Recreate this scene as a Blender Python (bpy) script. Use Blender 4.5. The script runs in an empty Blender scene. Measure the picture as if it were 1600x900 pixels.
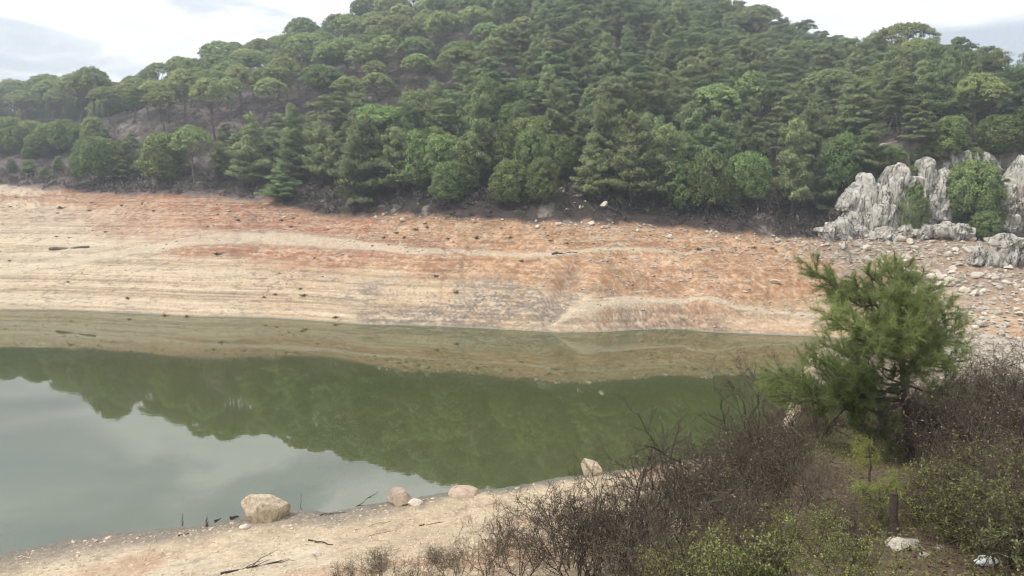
import bpy, math, random
import numpy as np
from mathutils import Vector, Matrix

SC = bpy.context.scene
COL = SC.collection
rng = np.random.default_rng(7)
random.seed(7)
PI = math.pi

# ------------------------------------------------------------------ camera
F = 1111.0                                   # focal length in pixels of a 1600 wide frame (25 mm on 36 mm)
CAMZ = 12.0
PITCH = math.atan(140.0 / F)
cam = bpy.data.cameras.new('camera')
cam.lens = 25.0
cam.sensor_width = 36.0
cam.clip_start = 0.1
cam.clip_end = 5000
camo = bpy.data.objects.new('camera', cam)
COL.objects.link(camo)
camo.location = (0, 0, CAMZ)
camo.rotation_euler = (PI / 2 - PITCH, 0, 0)
SC.camera = camo


def ray(px, py):
    """azimuth and tangent of elevation of a picture direction"""
    X = (px - 800.0) / F
    Y = (450.0 - py) / F
    dx, dy, dz = X, math.cos(PITCH) + Y * math.sin(PITCH), -math.sin(PITCH) + Y * math.cos(PITCH)
    h = math.hypot(dx, dy)
    return math.atan2(dx, dy), dz / h


def project(x, y, z):
    c, s = math.cos(PITCH), math.sin(PITCH)
    zz = z - CAMZ
    d = y * c - zz * s
    u = y * s + zz * c
    d = np.maximum(d, 1e-3)
    return 800 + F * x / d, 450 - F * u / d, d


# ------------------------------------------------------------------ noise
def _h(ix, iy, iz, seed):
    n = (ix.astype(np.int64) * 374761393 + iy.astype(np.int64) * 668265263 + iz.astype(np.int64) * 2147483647 + seed * 1274126177) & 0xffffffff
    n = ((n ^ (n >> 13)) * 1274126177) & 0xffffffff
    n = ((n ^ (n >> 16)) * 2246822519) & 0xffffffff
    return ((n ^ (n >> 15)) & 0xffffff) / float(0xffffff)


def vn(x, y, z=None, seed=0):
    x = np.asarray(x, float); y = np.asarray(y, float)
    ix, iy = np.floor(x), np.floor(y)
    fx, fy = x - ix, y - iy
    fx = fx * fx * (3 - 2 * fx); fy = fy * fy * (3 - 2 * fy)
    if z is None:
        iz = np.zeros_like(ix)
        a0 = _h(ix, iy, iz, seed) * (1 - fx) + _h(ix + 1, iy, iz, seed) * fx
        a1 = _h(ix, iy + 1, iz, seed) * (1 - fx) + _h(ix + 1, iy + 1, iz, seed) * fx
        return (a0 * (1 - fy) + a1 * fy) * 2 - 1
    z = np.asarray(z, float); iz = np.floor(z); fz = z - iz; fz = fz * fz * (3 - 2 * fz)
    r = 0
    for a in (0, 1):
        for b in (0, 1):
            for c in (0, 1):
                w = (fx if a else 1 - fx) * (fy if b else 1 - fy) * (fz if c else 1 - fz)
                r = r + w * _h(ix + a, iy + b, iz + c, seed)
    return r * 2 - 1


def fbm(x, y, z=None, o=4, seed=0, g=.5):
    s, a, t = 0, 1, 0
    f = 1.0
    for k in range(o):
        s = s + a * vn(x * f, y * f, None if z is None else z * f, seed + 17 * k)
        t += a; a *= g; f *= 2.03
    return s / t


def sstep(a, b, x):
    t = np.clip((x - a) / (b - a), 0, 1)
    return t * t * (3 - 2 * t)


# ------------------------------------------------------------------ terrain height
AZ = np.radians(np.linspace(-180, 180, 3601))


def table(pts, fn, smooth=9):
    """interpolate a quantity read along picture points over azimuth"""
    a, v = zip(*sorted(fn(p) for p in pts))
    t = np.interp(AZ, a, v)
    k = np.hanning(2 * smooth + 3)[1:-1]; k /= k.sum()
    tp = np.concatenate([t[-len(k):], t, t[:len(k)]])
    return np.convolve(tp, k, 'same')[len(k):-len(k)]


def on_water(p):
    a, t = ray(*p)
    return a, CAMZ / -t


far_shore = [(-200, 482), (0, 484), (100, 485), (200, 490), (300, 495), (420, 497), (500, 502), (560, 507), (680, 510), (800, 516), (870, 520), (940, 519),
             (1000, 515), (1060, 514), (1120, 520), (1200, 523), (1290, 527)]
near_shore = [(-150, 905), (0, 866), (120, 838), (240, 826), (330, 818), (415, 800), (520, 797), (600, 785), (700, 768), (800, 760), (870, 745), (960, 735), (1050, 722), (1150, 703), (1220, 660), (1290, 560)]
tS = table(far_shore, on_water)
tN = table(near_shore, on_water)
tN = np.minimum(tN, tS - 1.0)
aR = math.radians(24.5)
w = sstep(math.radians(21.5), aR, AZ)
mid = tS - 2.0
tN = tN * (1 - w) + mid * w                               # the lake ends behind the pine

# width of the bare bank, picture row of its top edge
tree_line = [(-200, 282), (0, 290), (80, 296), (200, 304), (300, 308), (420, 315), (520, 342), (600, 338), (700, 340), (850, 348), (1000, 354), (1150, 368), (1300, 378), (1400, 372), (1600, 380)]
tT = table(tree_line, lambda p: ray(*p))
wid = [(-200, 66), (0, 60), (160, 46), (300, 39), (420, 36), (520, 27), (640, 22.5), (850, 18.5), (1100, 17), (1250, 18.5), (1400, 25), (1600, 28)]
tW = table(wid, lambda p: (ray(p[0], 400)[0], p[1]))
sky_line = [(-250, 150), (0, 122), (100, 112), (180, 94), (250, 74), (330, 58), (400, 46), (470, 28), (550, 0), (650, -38), (750, -60), (850, -72), (950, -70), (1050, -58),
            (1150, -28), (1250, 10), (1370, 42), (1430, 52), (1500, 78), (1600, 103), (1750, 130)]
tK = table(sky_line, lambda p: ray(*p), 15)
rid = [(-250, 330), (30, 330), (110, 270), (170, 225), (250, 212), (400, 222), (550, 235), (800, 250), (1000, 245), (1200, 225), (1370, 190), (1500, 165), (1600, 158), (1800, 155)]
tR = table(rid, lambda p: (ray(p[0], 200)[0], p[1]), 15)
tsh = np.interp(np.degrees(AZ), [-34, -26, 0, 20, 30, 40], [14.5, 11.5, 11.5, 14.5, 13.0, 11])   # tree height on the ridge
rTt = tS + tW
zTt = CAMZ + rTt * tT
zRt = CAMZ + tR * tK - tsh
valley = sstep(math.radians(23.5), math.radians(33), AZ) * 1.6
shoulder = sstep(math.radians(7), math.radians(30), AZ)
behind = sstep(math.radians(72), math.radians(105), np.abs(AZ))


def tab(t, a):
    return np.interp(a, AZ, t)


def height(x, y, detail=True):
    x = np.asarray(x, float); y = np.asarray(y, float)
    r = np.hypot(x, y); a = np.arctan2(x, y)
    N, S, T, zT, R, zR = (tab(t, a) for t in (tN, tS, rTt, zTt, tR, zRt))
    v = tab(valley, a); sh = tab(shoulder, a); bh = tab(behind, a)
    # near side: beach, then a steep bank up to the viewpoint; a gentler shoulder to the right
    d = N - r
    beach = np.clip(d, 0, 60) * .115
    beach = np.where(d > 5, .575 + (d - 5) * .17, beach)
    bank = 10.5 - .49 * r
    k = .9
    zb = beach + k * np.log1p(np.exp(np.clip((bank - beach) / k, -30, 30))) * sstep(0, 2.5, d)
    zb = np.where(r < 14, np.minimum(np.maximum(zb, bank), 10.6), zb)
    dd = np.clip((N - r) / np.maximum(N - 19, 6), 0, 1)
    zs = np.where(r < 13, 10.45 - .215 * r, 7.655 * (1 - np.clip((r - 13) / np.maximum(N - 13, 6), 0, 1)) ** 1.45 + v * np.clip((r - 13) / np.maximum(N - 13, 6), 0, 1))
    near = zb * (1 - sh) + np.minimum(zs, 10.4) * sh + v * (1 - sh)
    # far side
    u = np.clip((r - S) / (T - S), 0, None)
    prof = u * .86 + .14 * np.sin(u * PI) * .5 + .14 * u * u
    # low benches (an old track and former water lines)
    zf = v + (zT - v) * np.clip(prof, 0, 1)
    t = np.clip((r - T) / np.maximum(R - T, 1), 0, None)
    th = np.minimum(t, 1)
    hill = zT + (zR - zT) * (.72 * th + .28 * (1 - (1 - th) ** 2))
    over = np.clip(r - R, 0, None)
    hill = hill - over * .30 * np.clip((over - 12) / 50, 0, 1)
    hill = np.maximum(hill, 2.0)
    cl = np.interp(np.degrees(a), [23.6, 25.2, 27, 31, 33, 36, 60], [0, 4.5, 8.2, 9.5, 9.0, 9.5, 9.5])
    hill = hill + cl * sstep(3.0, 8.5, r - T) * (1 - .75 * np.clip(t, 0, 1))
    far = np.where(u < 1, zf, hill)
    fr = np.clip((r - N) / np.maximum(S - N, .5), 0, 1)
    bed = v - np.minimum(.16 * (S - N), 3.0) * np.sin(fr * PI)
    z = np.where(r < N, near, np.where(r < S, bed, far))
    back = 10.4 + .04 * r + 3 * sstep(30, 200, r) * fbm(x / 60, y / 60, o=2, seed=4)
    z = z * (1 - bh) + back * bh
    if detail:
        land = sstep(.0, 1.2, np.abs(z - 0) + .0)
        n1 = fbm(x / 7, y / 7, o=4, seed=11)
        n2 = fbm(x / .9, y / .9, o=3, seed=12)
        onfar = (r > S) & (bh < .5)
        onhill = onfar & (u > 1)
        up = np.clip(u, 0, 1)
        amp = np.where(onfar, .15 + .5 * up, .10 * np.clip(d / 4, 0, 1) + .02)
        amp = np.where(onhill, np.minimum(.65 + t * 9, 1.6), amp)
        z = z + amp * n1 * np.where(onfar, sstep(0, .15, u), 1)
        z = z + np.where(onfar, .05 + .07 * up, .035) * n2
        # gullies running down the bank
        s = a * 70 + .9 * fbm(x / 5, y / 5, o=2, seed=3)
        g = np.clip(1 - np.abs(((s * .42 + .35) % 1.0) - .5) * 5, 0, 1)
        gm = sstep(-.05, .45, fbm(a * 14, a * 0 + 3.3, o=2, seed=21))
        z = z - np.where(onfar & ~onhill, .28 * g * gm * sstep(.02, .3, u) * (1 - sstep(.75, 1, u)), 0)
        # small steps left by the falling water
        ph = (z + .05 * fbm(x / 6, y / 6, o=2, seed=31)) / .17
        stp = (np.floor(ph) + sstep(.45, .98, ph - np.floor(ph))) * .17 - z
        stm = (1 - sstep(.42, .75, u + .2 * fbm(x / 9, y / 9, o=3, seed=33))) * sstep(-.4, .25, fbm(x / 12, y / 12, o=2, seed=34) + .25)
        z = z + np.where(onfar & ~onhill, stp * .85 * stm, 0)
        # bluff under the lower track
        bl = BLUFF(x, y)
        z = z + np.where(onfar & ~onhill, bl, 0)
        dg, pg = seg_dist(x, y, GULLY)
        z = z - np.where(onfar & ~onhill, .75 * np.exp(-(dg / 1.1) ** 2) * sstep(.05, .9, pg) * sstep(0, .12, u), 0)
        z = z + np.where(onfar & ~onhill, .55 * np.exp(-((dg - 2.6) / 1.5) ** 2) * (a > np.arctan2(np.interp(r, GULLY_R, GULLY_X), np.interp(r, GULLY_R, GULLY_Y))) * sstep(.05, .9, pg) * sstep(0, .12, u), 0)
    return z


def seg_dist(x, y, pts):
    """distance to a polyline, and the parameter along it"""
    best = np.full(np.shape(x), 1e9)
    par = np.zeros(np.shape(x))
    for i in range(len(pts) - 1):
        ax, ay = pts[i][:2]; bx, by = pts[i + 1][:2]
        vx, vy = bx - ax, by - ay
        t = np.clip(((x - ax) * vx + (y - ay) * vy) / (vx * vx + vy * vy + 1e-9), 0, 1)
        q = np.hypot(x - ax - t * vx, y - ay - t * vy)
        par = np.where(q < best, i + t, par)
        best = np.minimum(best, q)
    return best, par


GULLY = [(900., 900.), (901., 901.)]
GULLY_R = [0., 1.]; GULLY_X = [0., 0.]; GULLY_Y = [1., 1.]


def BLUFF(x, y):
    return np.zeros(np.shape(x))


def at(px, py, rmin=3.0, detail=True, step=.25, rmax=420):
    """where the view direction meets the ground"""
    a, te = ray(px, py)

    def march(r, det):
        x, y = r * math.sin(a), r * math.cos(a)
        q = height(x, y, det) - CAMZ - te * r
        hit = np.nonzero(q >= 0)[0]
        if not len(hit): return r[int(np.argmax(q))]
        i = hit[0]
        if i == 0: return r[0]
        return r[i - 1] + (r[i] - r[i - 1]) * (-q[i - 1]) / (q[i] - q[i - 1] + 1e-9)
    rr = march(np.arange(rmin, rmax, step * 2), False)
    if detail:
        rr = march(np.arange(max(rmin, rr - 5), rr + 6, .1), True)
    xx, yy = rr * math.sin(a), rr * math.cos(a)
    return Vector((xx, yy, float(height(np.array([xx]), np.array([yy]), detail)[0])))


def atf(px, py, rmin=45, **k):
    return at(px, py, rmin=rmin, **k)


_gl = [atf(*p, detail=False) for p in [(925, 392), (892, 432), (872, 466), (856, 498), (846, 516)]]
_low = [atf(*p, detail=False) for p in [(862, 504), (920, 494), (1000, 479), (1080, 477), (1150, 484), (1280, 491)]]

GULLY = [(p.x, p.y) for p in _gl]
_gs = sorted((math.hypot(p.x, p.y), p.x, p.y) for p in _gl)
GULLY_R = [g[0] for g in _gs]; GULLY_X = [g[1] for g in _gs]; GULLY_Y = [g[2] for g in _gs]


def BLUFF(x, y):
    d, par = seg_dist(x, y, [(p.x, p.y) for p in _low])
    r = np.hypot(x, y)
    a = np.arctan2(x, y)
    rl = np.interp(a, [math.atan2(p.x, p.y) for p in _low], [math.hypot(p.x, p.y) for p in _low])
    m = sstep(.2, 1.6, par) * (1 - sstep(3.2, 4.6, par))
    side = r - rl
    up = np.exp(-(side / 1.7) ** 2)
    return m * (.75 * up + .25 * fbm(x / 1.1, y / 1.1, o=3, seed=41) * np.exp(-((side + 2) / 1.8) ** 2))


def mesh_np(name, V, faces, mats=(), mat_idx=None, smooth=False, attrs=None, normals=None):
    """faces: list of (n,k) index arrays"""
    me = bpy.data.meshes.new(name)
    V = np.asarray(V, np.float32)
    me.vertices.add(len(V)); me.vertices.foreach_set('co', V.ravel())
    tot = [np.full(len(f), f.shape[1], np.int32) for f in faces if len(f)]
    idx = [np.asarray(f, np.int32).ravel() for f in faces if len(f)]
    tot = np.concatenate(tot); idx = np.concatenate(idx)
    me.loops.add(len(idx)); me.loops.foreach_set('vertex_index', idx)
    me.polygons.add(len(tot))
    st = np.concatenate([[0], np.cumsum(tot)[:-1]]).astype(np.int32)
    me.polygons.foreach_set('loop_start', st)
    try:
        me.polygons.foreach_set('loop_total', tot)
    except Exception:
        pass
    for m in mats:
        me.materials.append(m)
    if mat_idx is not None:
        me.polygons.foreach_set('material_index', np.asarray(mat_idx, np.int32))
    me.polygons.foreach_set('use_smooth', np.full(len(tot), bool(smooth)))
    for k, (typ, arr) in (attrs or {}).items():
        at_ = me.attributes.new(k, typ, 'POINT')
        if typ == 'FLOAT':
            at_.data.foreach_set('value', np.asarray(arr, np.float32).ravel())
        else:
            c = np.ones((len(V), 4), np.float32); c[:, :3] = arr
            at_.data.foreach_set('color', c.ravel())
    me.update(calc_edges=True)
    if normals is not None:
        me.normals_split_custom_set_from_vertices(np.asarray(normals, np.float32))
    return me


def obj(name, me, parent=None, loc=(0, 0, 0), rot=(0, 0, 0), scale=1, label=None, cat=None, group=None, kind=None):
    o = bpy.data.objects.new(name, me)
    COL.objects.link(o)
    o.location = loc; o.rotation_euler = rot
    o.scale = (scale,) * 3 if np.isscalar(scale) else scale
    if parent is not None: o.parent = parent
    if label: o['label'] = label
    if cat: o['category'] = cat
    if group: o['group'] = group
    if kind: o['kind'] = kind
    return o


# ------------------------------------------------------------------ materials
def newmat(name):
    m = bpy.data.materials.new(name); m.use_nodes = True
    nt = m.node_tree
    for n in list(nt.nodes): nt.nodes.remove(n)
    return m, nt


def N_(nt, typ, **k):
    n = nt.nodes.new(typ)
    for a, v in k.items():
        if a.startswith('i_'):
            n.inputs[a[2:].replace('__', ' ')].default_value = v
        else:
            setattr(n, a, v)
    return n


def L_(nt, a, b):
    nt.links.new(a, b)


def mix_rgb(nt, fac, a, b, blend='MIX'):
    n = nt.nodes.new('ShaderNodeMix'); n.data_type = 'RGBA'; n.blend_type = blend
    for s, v in ((n.inputs[0], fac), (n.inputs[6], a), (n.inputs[7], b)):
        if hasattr(v, 'is_output'): nt.links.new(v, s)
        else: s.default_value = v if np.isscalar(v) else (*v, 1) if len(v) == 3 else v
    return n.outputs[2]


def ramp(nt, fac, stops):
    n = nt.nodes.new('ShaderNodeValToRGB')
    e = n.color_ramp.elements
    while len(e) < len(stops): e.new(.5)
    for q, (p, c) in zip(e, stops):
        q.position = p; q.color = (*c, 1) if len(c) == 3 else c
    nt.links.new(fac, n.inputs[0])
    return n.outputs[0]


def maprange(nt, v, a, b, c, d):
    n = nt.nodes.new('ShaderNodeMapRange')
    nt.links.new(v, n.inputs[0])
    for i, q in enumerate((a, b, c, d)): n.inputs[i + 1].default_value = q
    return n.outputs[0]


def m_soil():
    m, nt = newmat('soil')
    out = N_(nt, 'ShaderNodeOutputMaterial')
    bs = N_(nt, 'ShaderNodeBsdfPrincipled', i_Roughness=.95)
    bs.inputs['Specular IOR Level'].default_value = .15
    at_ = N_(nt, 'ShaderNodeAttribute', attribute_name='soil')
    tc = N_(nt, 'ShaderNodeTexCoord')
    n1 = N_(nt, 'ShaderNodeTexNoise', i_Scale=5.0, i_Detail=6.0, i_Roughness=.7)
    n2 = N_(nt, 'ShaderNodeTexNoise', i_Scale=22.0, i_Detail=4.0, i_Roughness=.7)
    L_(nt, tc.outputs['Object'], n1.inputs['Vector']); L_(nt, tc.outputs['Object'], n2.inputs['Vector'])
    a = maprange(nt, n1.outputs[0], .3, .7, .72, 1.28)
    b = maprange(nt, n2.outputs[0], .3, .7, .72, 1.28)
    mu = N_(nt, 'ShaderNodeMath', operation='MULTIPLY'); L_(nt, a, mu.inputs[0]); L_(nt, b, mu.inputs[1])
    vm = N_(nt, 'ShaderNodeVectorMath', operation='SCALE'); L_(nt, at_.outputs['Color'], vm.inputs[0]); L_(nt, mu.outputs[0], vm.inputs['Scale'])
    L_(nt, vm.outputs[0], bs.inputs['Base Color'])
    bp = N_(nt, 'ShaderNodeBump', i_Strength=.7, i_Distance=.06)
    L_(nt, n1.outputs[0], bp.inputs['Height'])
    bp2 = N_(nt, 'ShaderNodeBump', i_Strength=.7, i_Distance=.02)
    L_(nt, n2.outputs[0], bp2.inputs['Height']); L_(nt, bp.outputs[0], bp2.inputs['Normal'])
    L_(nt, bp2.outputs[0], bs.inputs['Normal'])
    L_(nt, bs.outputs[0], out.inputs[0])
    return m


def m_water():
    m, nt = newmat('lake_water')
    out = N_(nt, 'ShaderNodeOutputMaterial')
    tc = N_(nt, 'ShaderNodeTexCoord')
    nz = N_(nt, 'ShaderNodeTexNoise', i_Scale=.05, i_Detail=4.0)
    L_(nt, tc.outputs['Object'], nz.inputs['Vector'])
    c = ramp(nt, nz.outputs[0], [(.35, (.068, .084, .027)), (.65, (.084, .090, .033))])
    mp = N_(nt, 'ShaderNodeMapping'); mp.inputs['Scale'].default_value = (1.0, 2.2, 1); mp.inputs['Rotation'].default_value = (0, 0, .25)
    L_(nt, tc.outputs['Object'], mp.inputs['Vector'])
    w1 = N_(nt, 'ShaderNodeTexNoise', i_Scale=1.6, i_Detail=3.0, i_Roughness=.5)
    L_(nt, mp.outputs[0], w1.inputs['Vector'])
    w2 = N_(nt, 'ShaderNodeTexNoise', i_Scale=.06, i_Detail=2.0)          # calm and faintly ruffled patches
    L_(nt, tc.outputs['Object'], w2.inputs['Vector'])
    bp = N_(nt, 'ShaderNodeBump', i_Distance=.009)
    L_(nt, maprange(nt, w2.outputs[0], .35, .65, .02, .10), bp.inputs['Strength'])
    L_(nt, w1.outputs[0], bp.inputs['Height'])
    d = N_(nt, 'ShaderNodeBsdfDiffuse'); L_(nt, c, d.inputs['Color'])
    g = N_(nt, 'ShaderNodeBsdfGlossy', i_Roughness=0.0); L_(nt, bp.outputs[0], g.inputs['Normal'])
    fr = N_(nt, 'ShaderNodeFresnel', i_IOR=1.33)
    mx = N_(nt, 'ShaderNodeMixShader')
    L_(nt, maprange(nt, fr.outputs[0], 0, 1, .25, .76), mx.inputs[0])
    L_(nt, d.outputs[0], mx.inputs[1]); L_(nt, g.outputs[0], mx.inputs[2])
    L_(nt, mx.outputs[0], out.inputs[0])
    return m


def m_leaf(name, base, tip, trans=.22, var=.28, rough=.8):
    m, nt = newmat(name)
    out = N_(nt, 'ShaderNodeOutputMaterial')
    at_ = N_(nt, 'ShaderNodeAttribute', attribute_name='tint')
    oi = N_(nt, 'ShaderNodeObjectInfo')
    c = mix_rgb(nt, at_.outputs['Fac'], base, tip)
    hs = N_(nt, 'ShaderNodeHueSaturation')
    L_(nt, c, hs.inputs['Color'])
    L_(nt, maprange(nt, oi.outputs['Random'], 0, 1, .475, .520), hs.inputs['Hue'])
    ml = N_(nt, 'ShaderNodeMath', operation='MULTIPLY_ADD'); L_(nt, oi.outputs['Random'], ml.inputs[0]); ml.inputs[1].default_value = 7.31; ml.inputs[2].default_value = .2
    fr = N_(nt, 'ShaderNodeMath', operation='FRACT'); L_(nt, ml.outputs[0], fr.inputs[0])
    L_(nt, maprange(nt, fr.outputs[0], 0, 1, 1 - var, 1 + var), hs.inputs['Value'])
    d = N_(nt, 'ShaderNodeBsdfPrincipled', i_Roughness=rough)
    d.inputs['Specular IOR Level'].default_value = .2
    t = N_(nt, 'ShaderNodeBsdfTranslucent')
    L_(nt, hs.outputs[0], d.inputs['Base Color']); L_(nt, hs.outputs[0], t.inputs[0])
    mx = N_(nt, 'ShaderNodeMixShader', i_Fac=trans)
    L_(nt, d.outputs[0], mx.inputs[1]); L_(nt, t.outputs[0], mx.inputs[2])
    L_(nt, mx.outputs[0], out.inputs[0])
    return m


def m_bark(name, c0, c1, scale=12, bump=.02, stretch=.25):
    m, nt = newmat(name)
    out = N_(nt, 'ShaderNodeOutputMaterial')
    bs = N_(nt, 'ShaderNodeBsdfPrincipled', i_Roughness=.9)
    bs.inputs['Specular IOR Level'].default_value = .2
    tc = N_(nt, 'ShaderNodeTexCoord')
    mp = N_(nt, 'ShaderNodeMapping'); mp.inputs['Scale'].default_value = (1, 1, stretch)
    L_(nt, tc.outputs['Object'], mp.inputs['Vector'])
    n = N_(nt, 'ShaderNodeTexNoise', i_Scale=float(scale), i_Detail=5.0, i_Roughness=.65)
    L_(nt, mp.outputs[0], n.inputs['Vector'])
    c = ramp(nt, n.outputs[0], [(.3, c0), (.7, c1)])
    L_(nt, c, bs.inputs['Base Color'])
    bp = N_(nt, 'ShaderNodeBump', i_Strength=.8, i_Distance=bump)
    L_(nt, n.outputs[0], bp.inputs['Height']); L_(nt, bp.outputs[0], bs.inputs['Normal'])
    L_(nt, bs.outputs[0], out.inputs[0])
    return m


def m_rock(name, dark, mid_, pale, stain, scale=1.0, stretch=(1, 1, .35), var=.15, streak=.5, cracks=0):
    m, nt = newmat(name)
    out = N_(nt, 'ShaderNodeOutputMaterial')
    bs = N_(nt, 'ShaderNodeBsdfPrincipled', i_Roughness=.92)
    bs.inputs['Specular IOR Level'].default_value = .2
    tc = N_(nt, 'ShaderNodeTexCoord'); oi = N_(nt, 'ShaderNodeObjectInfo')
    ad = N_(nt, 'ShaderNodeVectorMath', operation='ADD')
    cx = N_(nt, 'ShaderNodeCombineXYZ')
    ml = N_(nt, 'ShaderNodeMath', operation='MULTIPLY'); L_(nt, oi.outputs['Random'], ml.inputs[0]); ml.inputs[1].default_value = 37.0
    L_(nt, ml.outputs[0], cx.inputs[0]); L_(nt, ml.outputs[0], cx.inputs[1])
    L_(nt, tc.outputs['Object'], ad.inputs[0]); L_(nt, cx.outputs[0], ad.inputs[1])
    mp = N_(nt, 'ShaderNodeMapping'); mp.inputs['Scale'].default_value = stretch; mp.inputs['Rotation'].default_value = (0, .22, 0)
    L_(nt, ad.outputs[0], mp.inputs['Vector'])
    n = N_(nt, 'ShaderNodeTexNoise', i_Scale=2.2 * scale, i_Detail=8.0, i_Roughness=.7, i_Distortion=.6)
    L_(nt, mp.outputs[0], n.inputs['Vector'])
    n2 = N_(nt, 'ShaderNodeTexNoise', i_Scale=.55 * scale, i_Detail=4.0)
    L_(nt, ad.outputs[0], n2.inputs['Vector'])
    c = ramp(nt, n.outputs[0], [(.30, dark), (.30 + .2 * streak, mid_), (.62, pale)])
    c = mix_rgb(nt, maprange(nt, n2.outputs[0], .55, .75, 0, .55), c, stain)
    if cracks:
        m2 = N_(nt, 'ShaderNodeMapping'); m2.inputs['Scale'].default_value = (1, 1, .30); m2.inputs['Rotation'].default_value = (0, .30, 0)
        L_(nt, ad.outputs[0], m2.inputs['Vector'])
        nc = N_(nt, 'ShaderNodeTexNoise', i_Scale=cracks, i_Detail=5.0, i_Roughness=.6, i_Distortion=.4); L_(nt, m2.outputs[0], nc.inputs['Vector'])
        s1 = N_(nt, 'ShaderNodeMath', operation='SUBTRACT'); L_(nt, nc.outputs[0], s1.inputs[0]); s1.inputs[1].default_value = .5
        s2 = N_(nt, 'ShaderNodeMath', operation='ABSOLUTE'); L_(nt, s1.outputs[0], s2.inputs[0])
        cr = maprange(nt, s2.outputs[0], .003, .016, .85, 0)
        c = mix_rgb(nt, cr, c, dark)
    hs = N_(nt, 'ShaderNodeHueSaturation'); L_(nt, c, hs.inputs['Color'])
    L_(nt, maprange(nt, oi.outputs['Random'], 0, 1, 1 - var, 1 + var), hs.inputs['Value'])
    L_(nt, hs.outputs[0], bs.inputs['Base Color'])
    bp = N_(nt, 'ShaderNodeBump', i_Strength=.8, i_Distance=.12 / scale)
    L_(nt, n.outputs[0], bp.inputs['Height'])
    if cracks:
        b2 = N_(nt, 'ShaderNodeBump', i_Strength=.9, i_Distance=.18, invert=True); L_(nt, cr, b2.inputs['Height']); L_(nt, bp.outputs[0], b2.inputs['Normal']); bp = b2
    L_(nt, bp.outputs[0], bs.inputs['Normal'])
    L_(nt, bs.outputs[0], out.inputs[0])
    return m


def m_plain(name, c, var=.2, rough=.85, scale=6):
    m, nt = newmat(name)
    out = N_(nt, 'ShaderNodeOutputMaterial')
    bs = N_(nt, 'ShaderNodeBsdfPrincipled', i_Roughness=rough)
    bs.inputs['Specular IOR Level'].default_value = .25
    tc = N_(nt, 'ShaderNodeTexCoord')
    n = N_(nt, 'ShaderNodeTexNoise', i_Scale=float(scale), i_Detail=4.0)
    L_(nt, tc.outputs['Object'], n.inputs['Vector'])
    c = ramp(nt, n.outputs[0], [(.3, tuple(q * (1 - var) for q in c)), (.7, tuple(q * (1 + var) for q in c))])
    L_(nt, c, bs.inputs['Base Color'])
    L_(nt, bs.outputs[0], out.inputs[0])
    return m


M = {}
M['soil'] = m_soil()
M['water'] = m_water()
M['bark'] = m_bark('pine_bark', (.060, .048, .040), (.19, .155, .13))
M['bark_near'] = m_bark('near_pine_bark', (.050, .038, .032), (.18, .14, .12), 40, .01, .3)
M['stone_pine'] = m_leaf('stone_pine_needles', (0.111, 0.162, 0.062), (0.417, 0.496, 0.200))
M['young'] = m_leaf('young_needles', (0.103, 0.157, 0.055), (0.393, 0.484, 0.170))
M['pine'] = m_leaf('pine_needles', (0.099, 0.147, 0.067), (0.393, 0.460, 0.208))
M['old'] = m_leaf('old_needles', (0.087, 0.133, 0.067), (0.345, 0.411, 0.193))
M['twig'] = m_bark('twig_bark', (.040, .032, .024), (.138, .110, .082), 30, .003, 1)
M['near_needles'] = m_leaf('near_pine_needles', (.105, .140, .046), (.390, .450, .165), .35, .05, .6)
M['olive'] = m_leaf('olive_leaves', (.10, .115, .036), (.34, .355, .115), .25, .22, .6)
M['dryleaf'] = m_leaf('dry_leaves', (.13, .095, .055), (.32, .25, .145), .25, .2)
M['yellow_needles'] = m_leaf('yellow_green_needles', (.14, .16, .035), (.38, .40, .11), .3, .1, .6)
M['scrub'] = m_leaf('scrub_twigs', (.060, .045, .042), (.17, .135, .125), .1, .2)
M['weed'] = m_leaf('weed_leaves', (.075, .075, .035), (.22, .20, .10), .2, .3)
M['limestone'] = m_rock('limestone', (.19, .175, .15), (.42, .395, .35), (.62, .59, .53), (.40, .29, .21), .8, (1, 1, .6), cracks=.9)
M['rubble'] = m_rock('rubble_stone', (.30, .25, .195), (.54, .47, .38), (.68, .62, .52), (.46, .31, .20), 2.0, (1, 1, 1), .25)
M['pebble'] = m_rock('pebble_stone', (.24, .18, .12), (.42, .33, .23), (.56, .47, .36), (.36, .22, .13), 2.0, (1, 1, 1), .25)
M['boulder'] = m_rock('boulder_stone', (.20, .15, .10), (.42, .32, .21), (.62, .54, .42), (.40, .22, .10), 2.6, (1, 1, .5), .1)
M['redboulder'] = m_rock('red_boulder_stone', (.21, .15, .11), (.37, .27, .195), (.50, .40, .31), (.33, .20, .13), 2.6, (1, 1, .6), .1)
M['drift'] = m_bark('weathered_wood', (.10, .085, .07), (.26, .22, .18), 14, .01, 1)
M['darkwood'] = m_bark('dark_wood', (.035, .026, .022), (.11, .08, .065), 20, .01, 1)
M['litter'] = m_plain('white_plastic', (.75, .75, .74), .08, .5)
# ------------------------------------------------------------------ ground sheet
def pw(pts, far=True):
    return [atf(px, py, detail=False) if far else at(px, py, detail=False) for px, py in pts]


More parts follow.
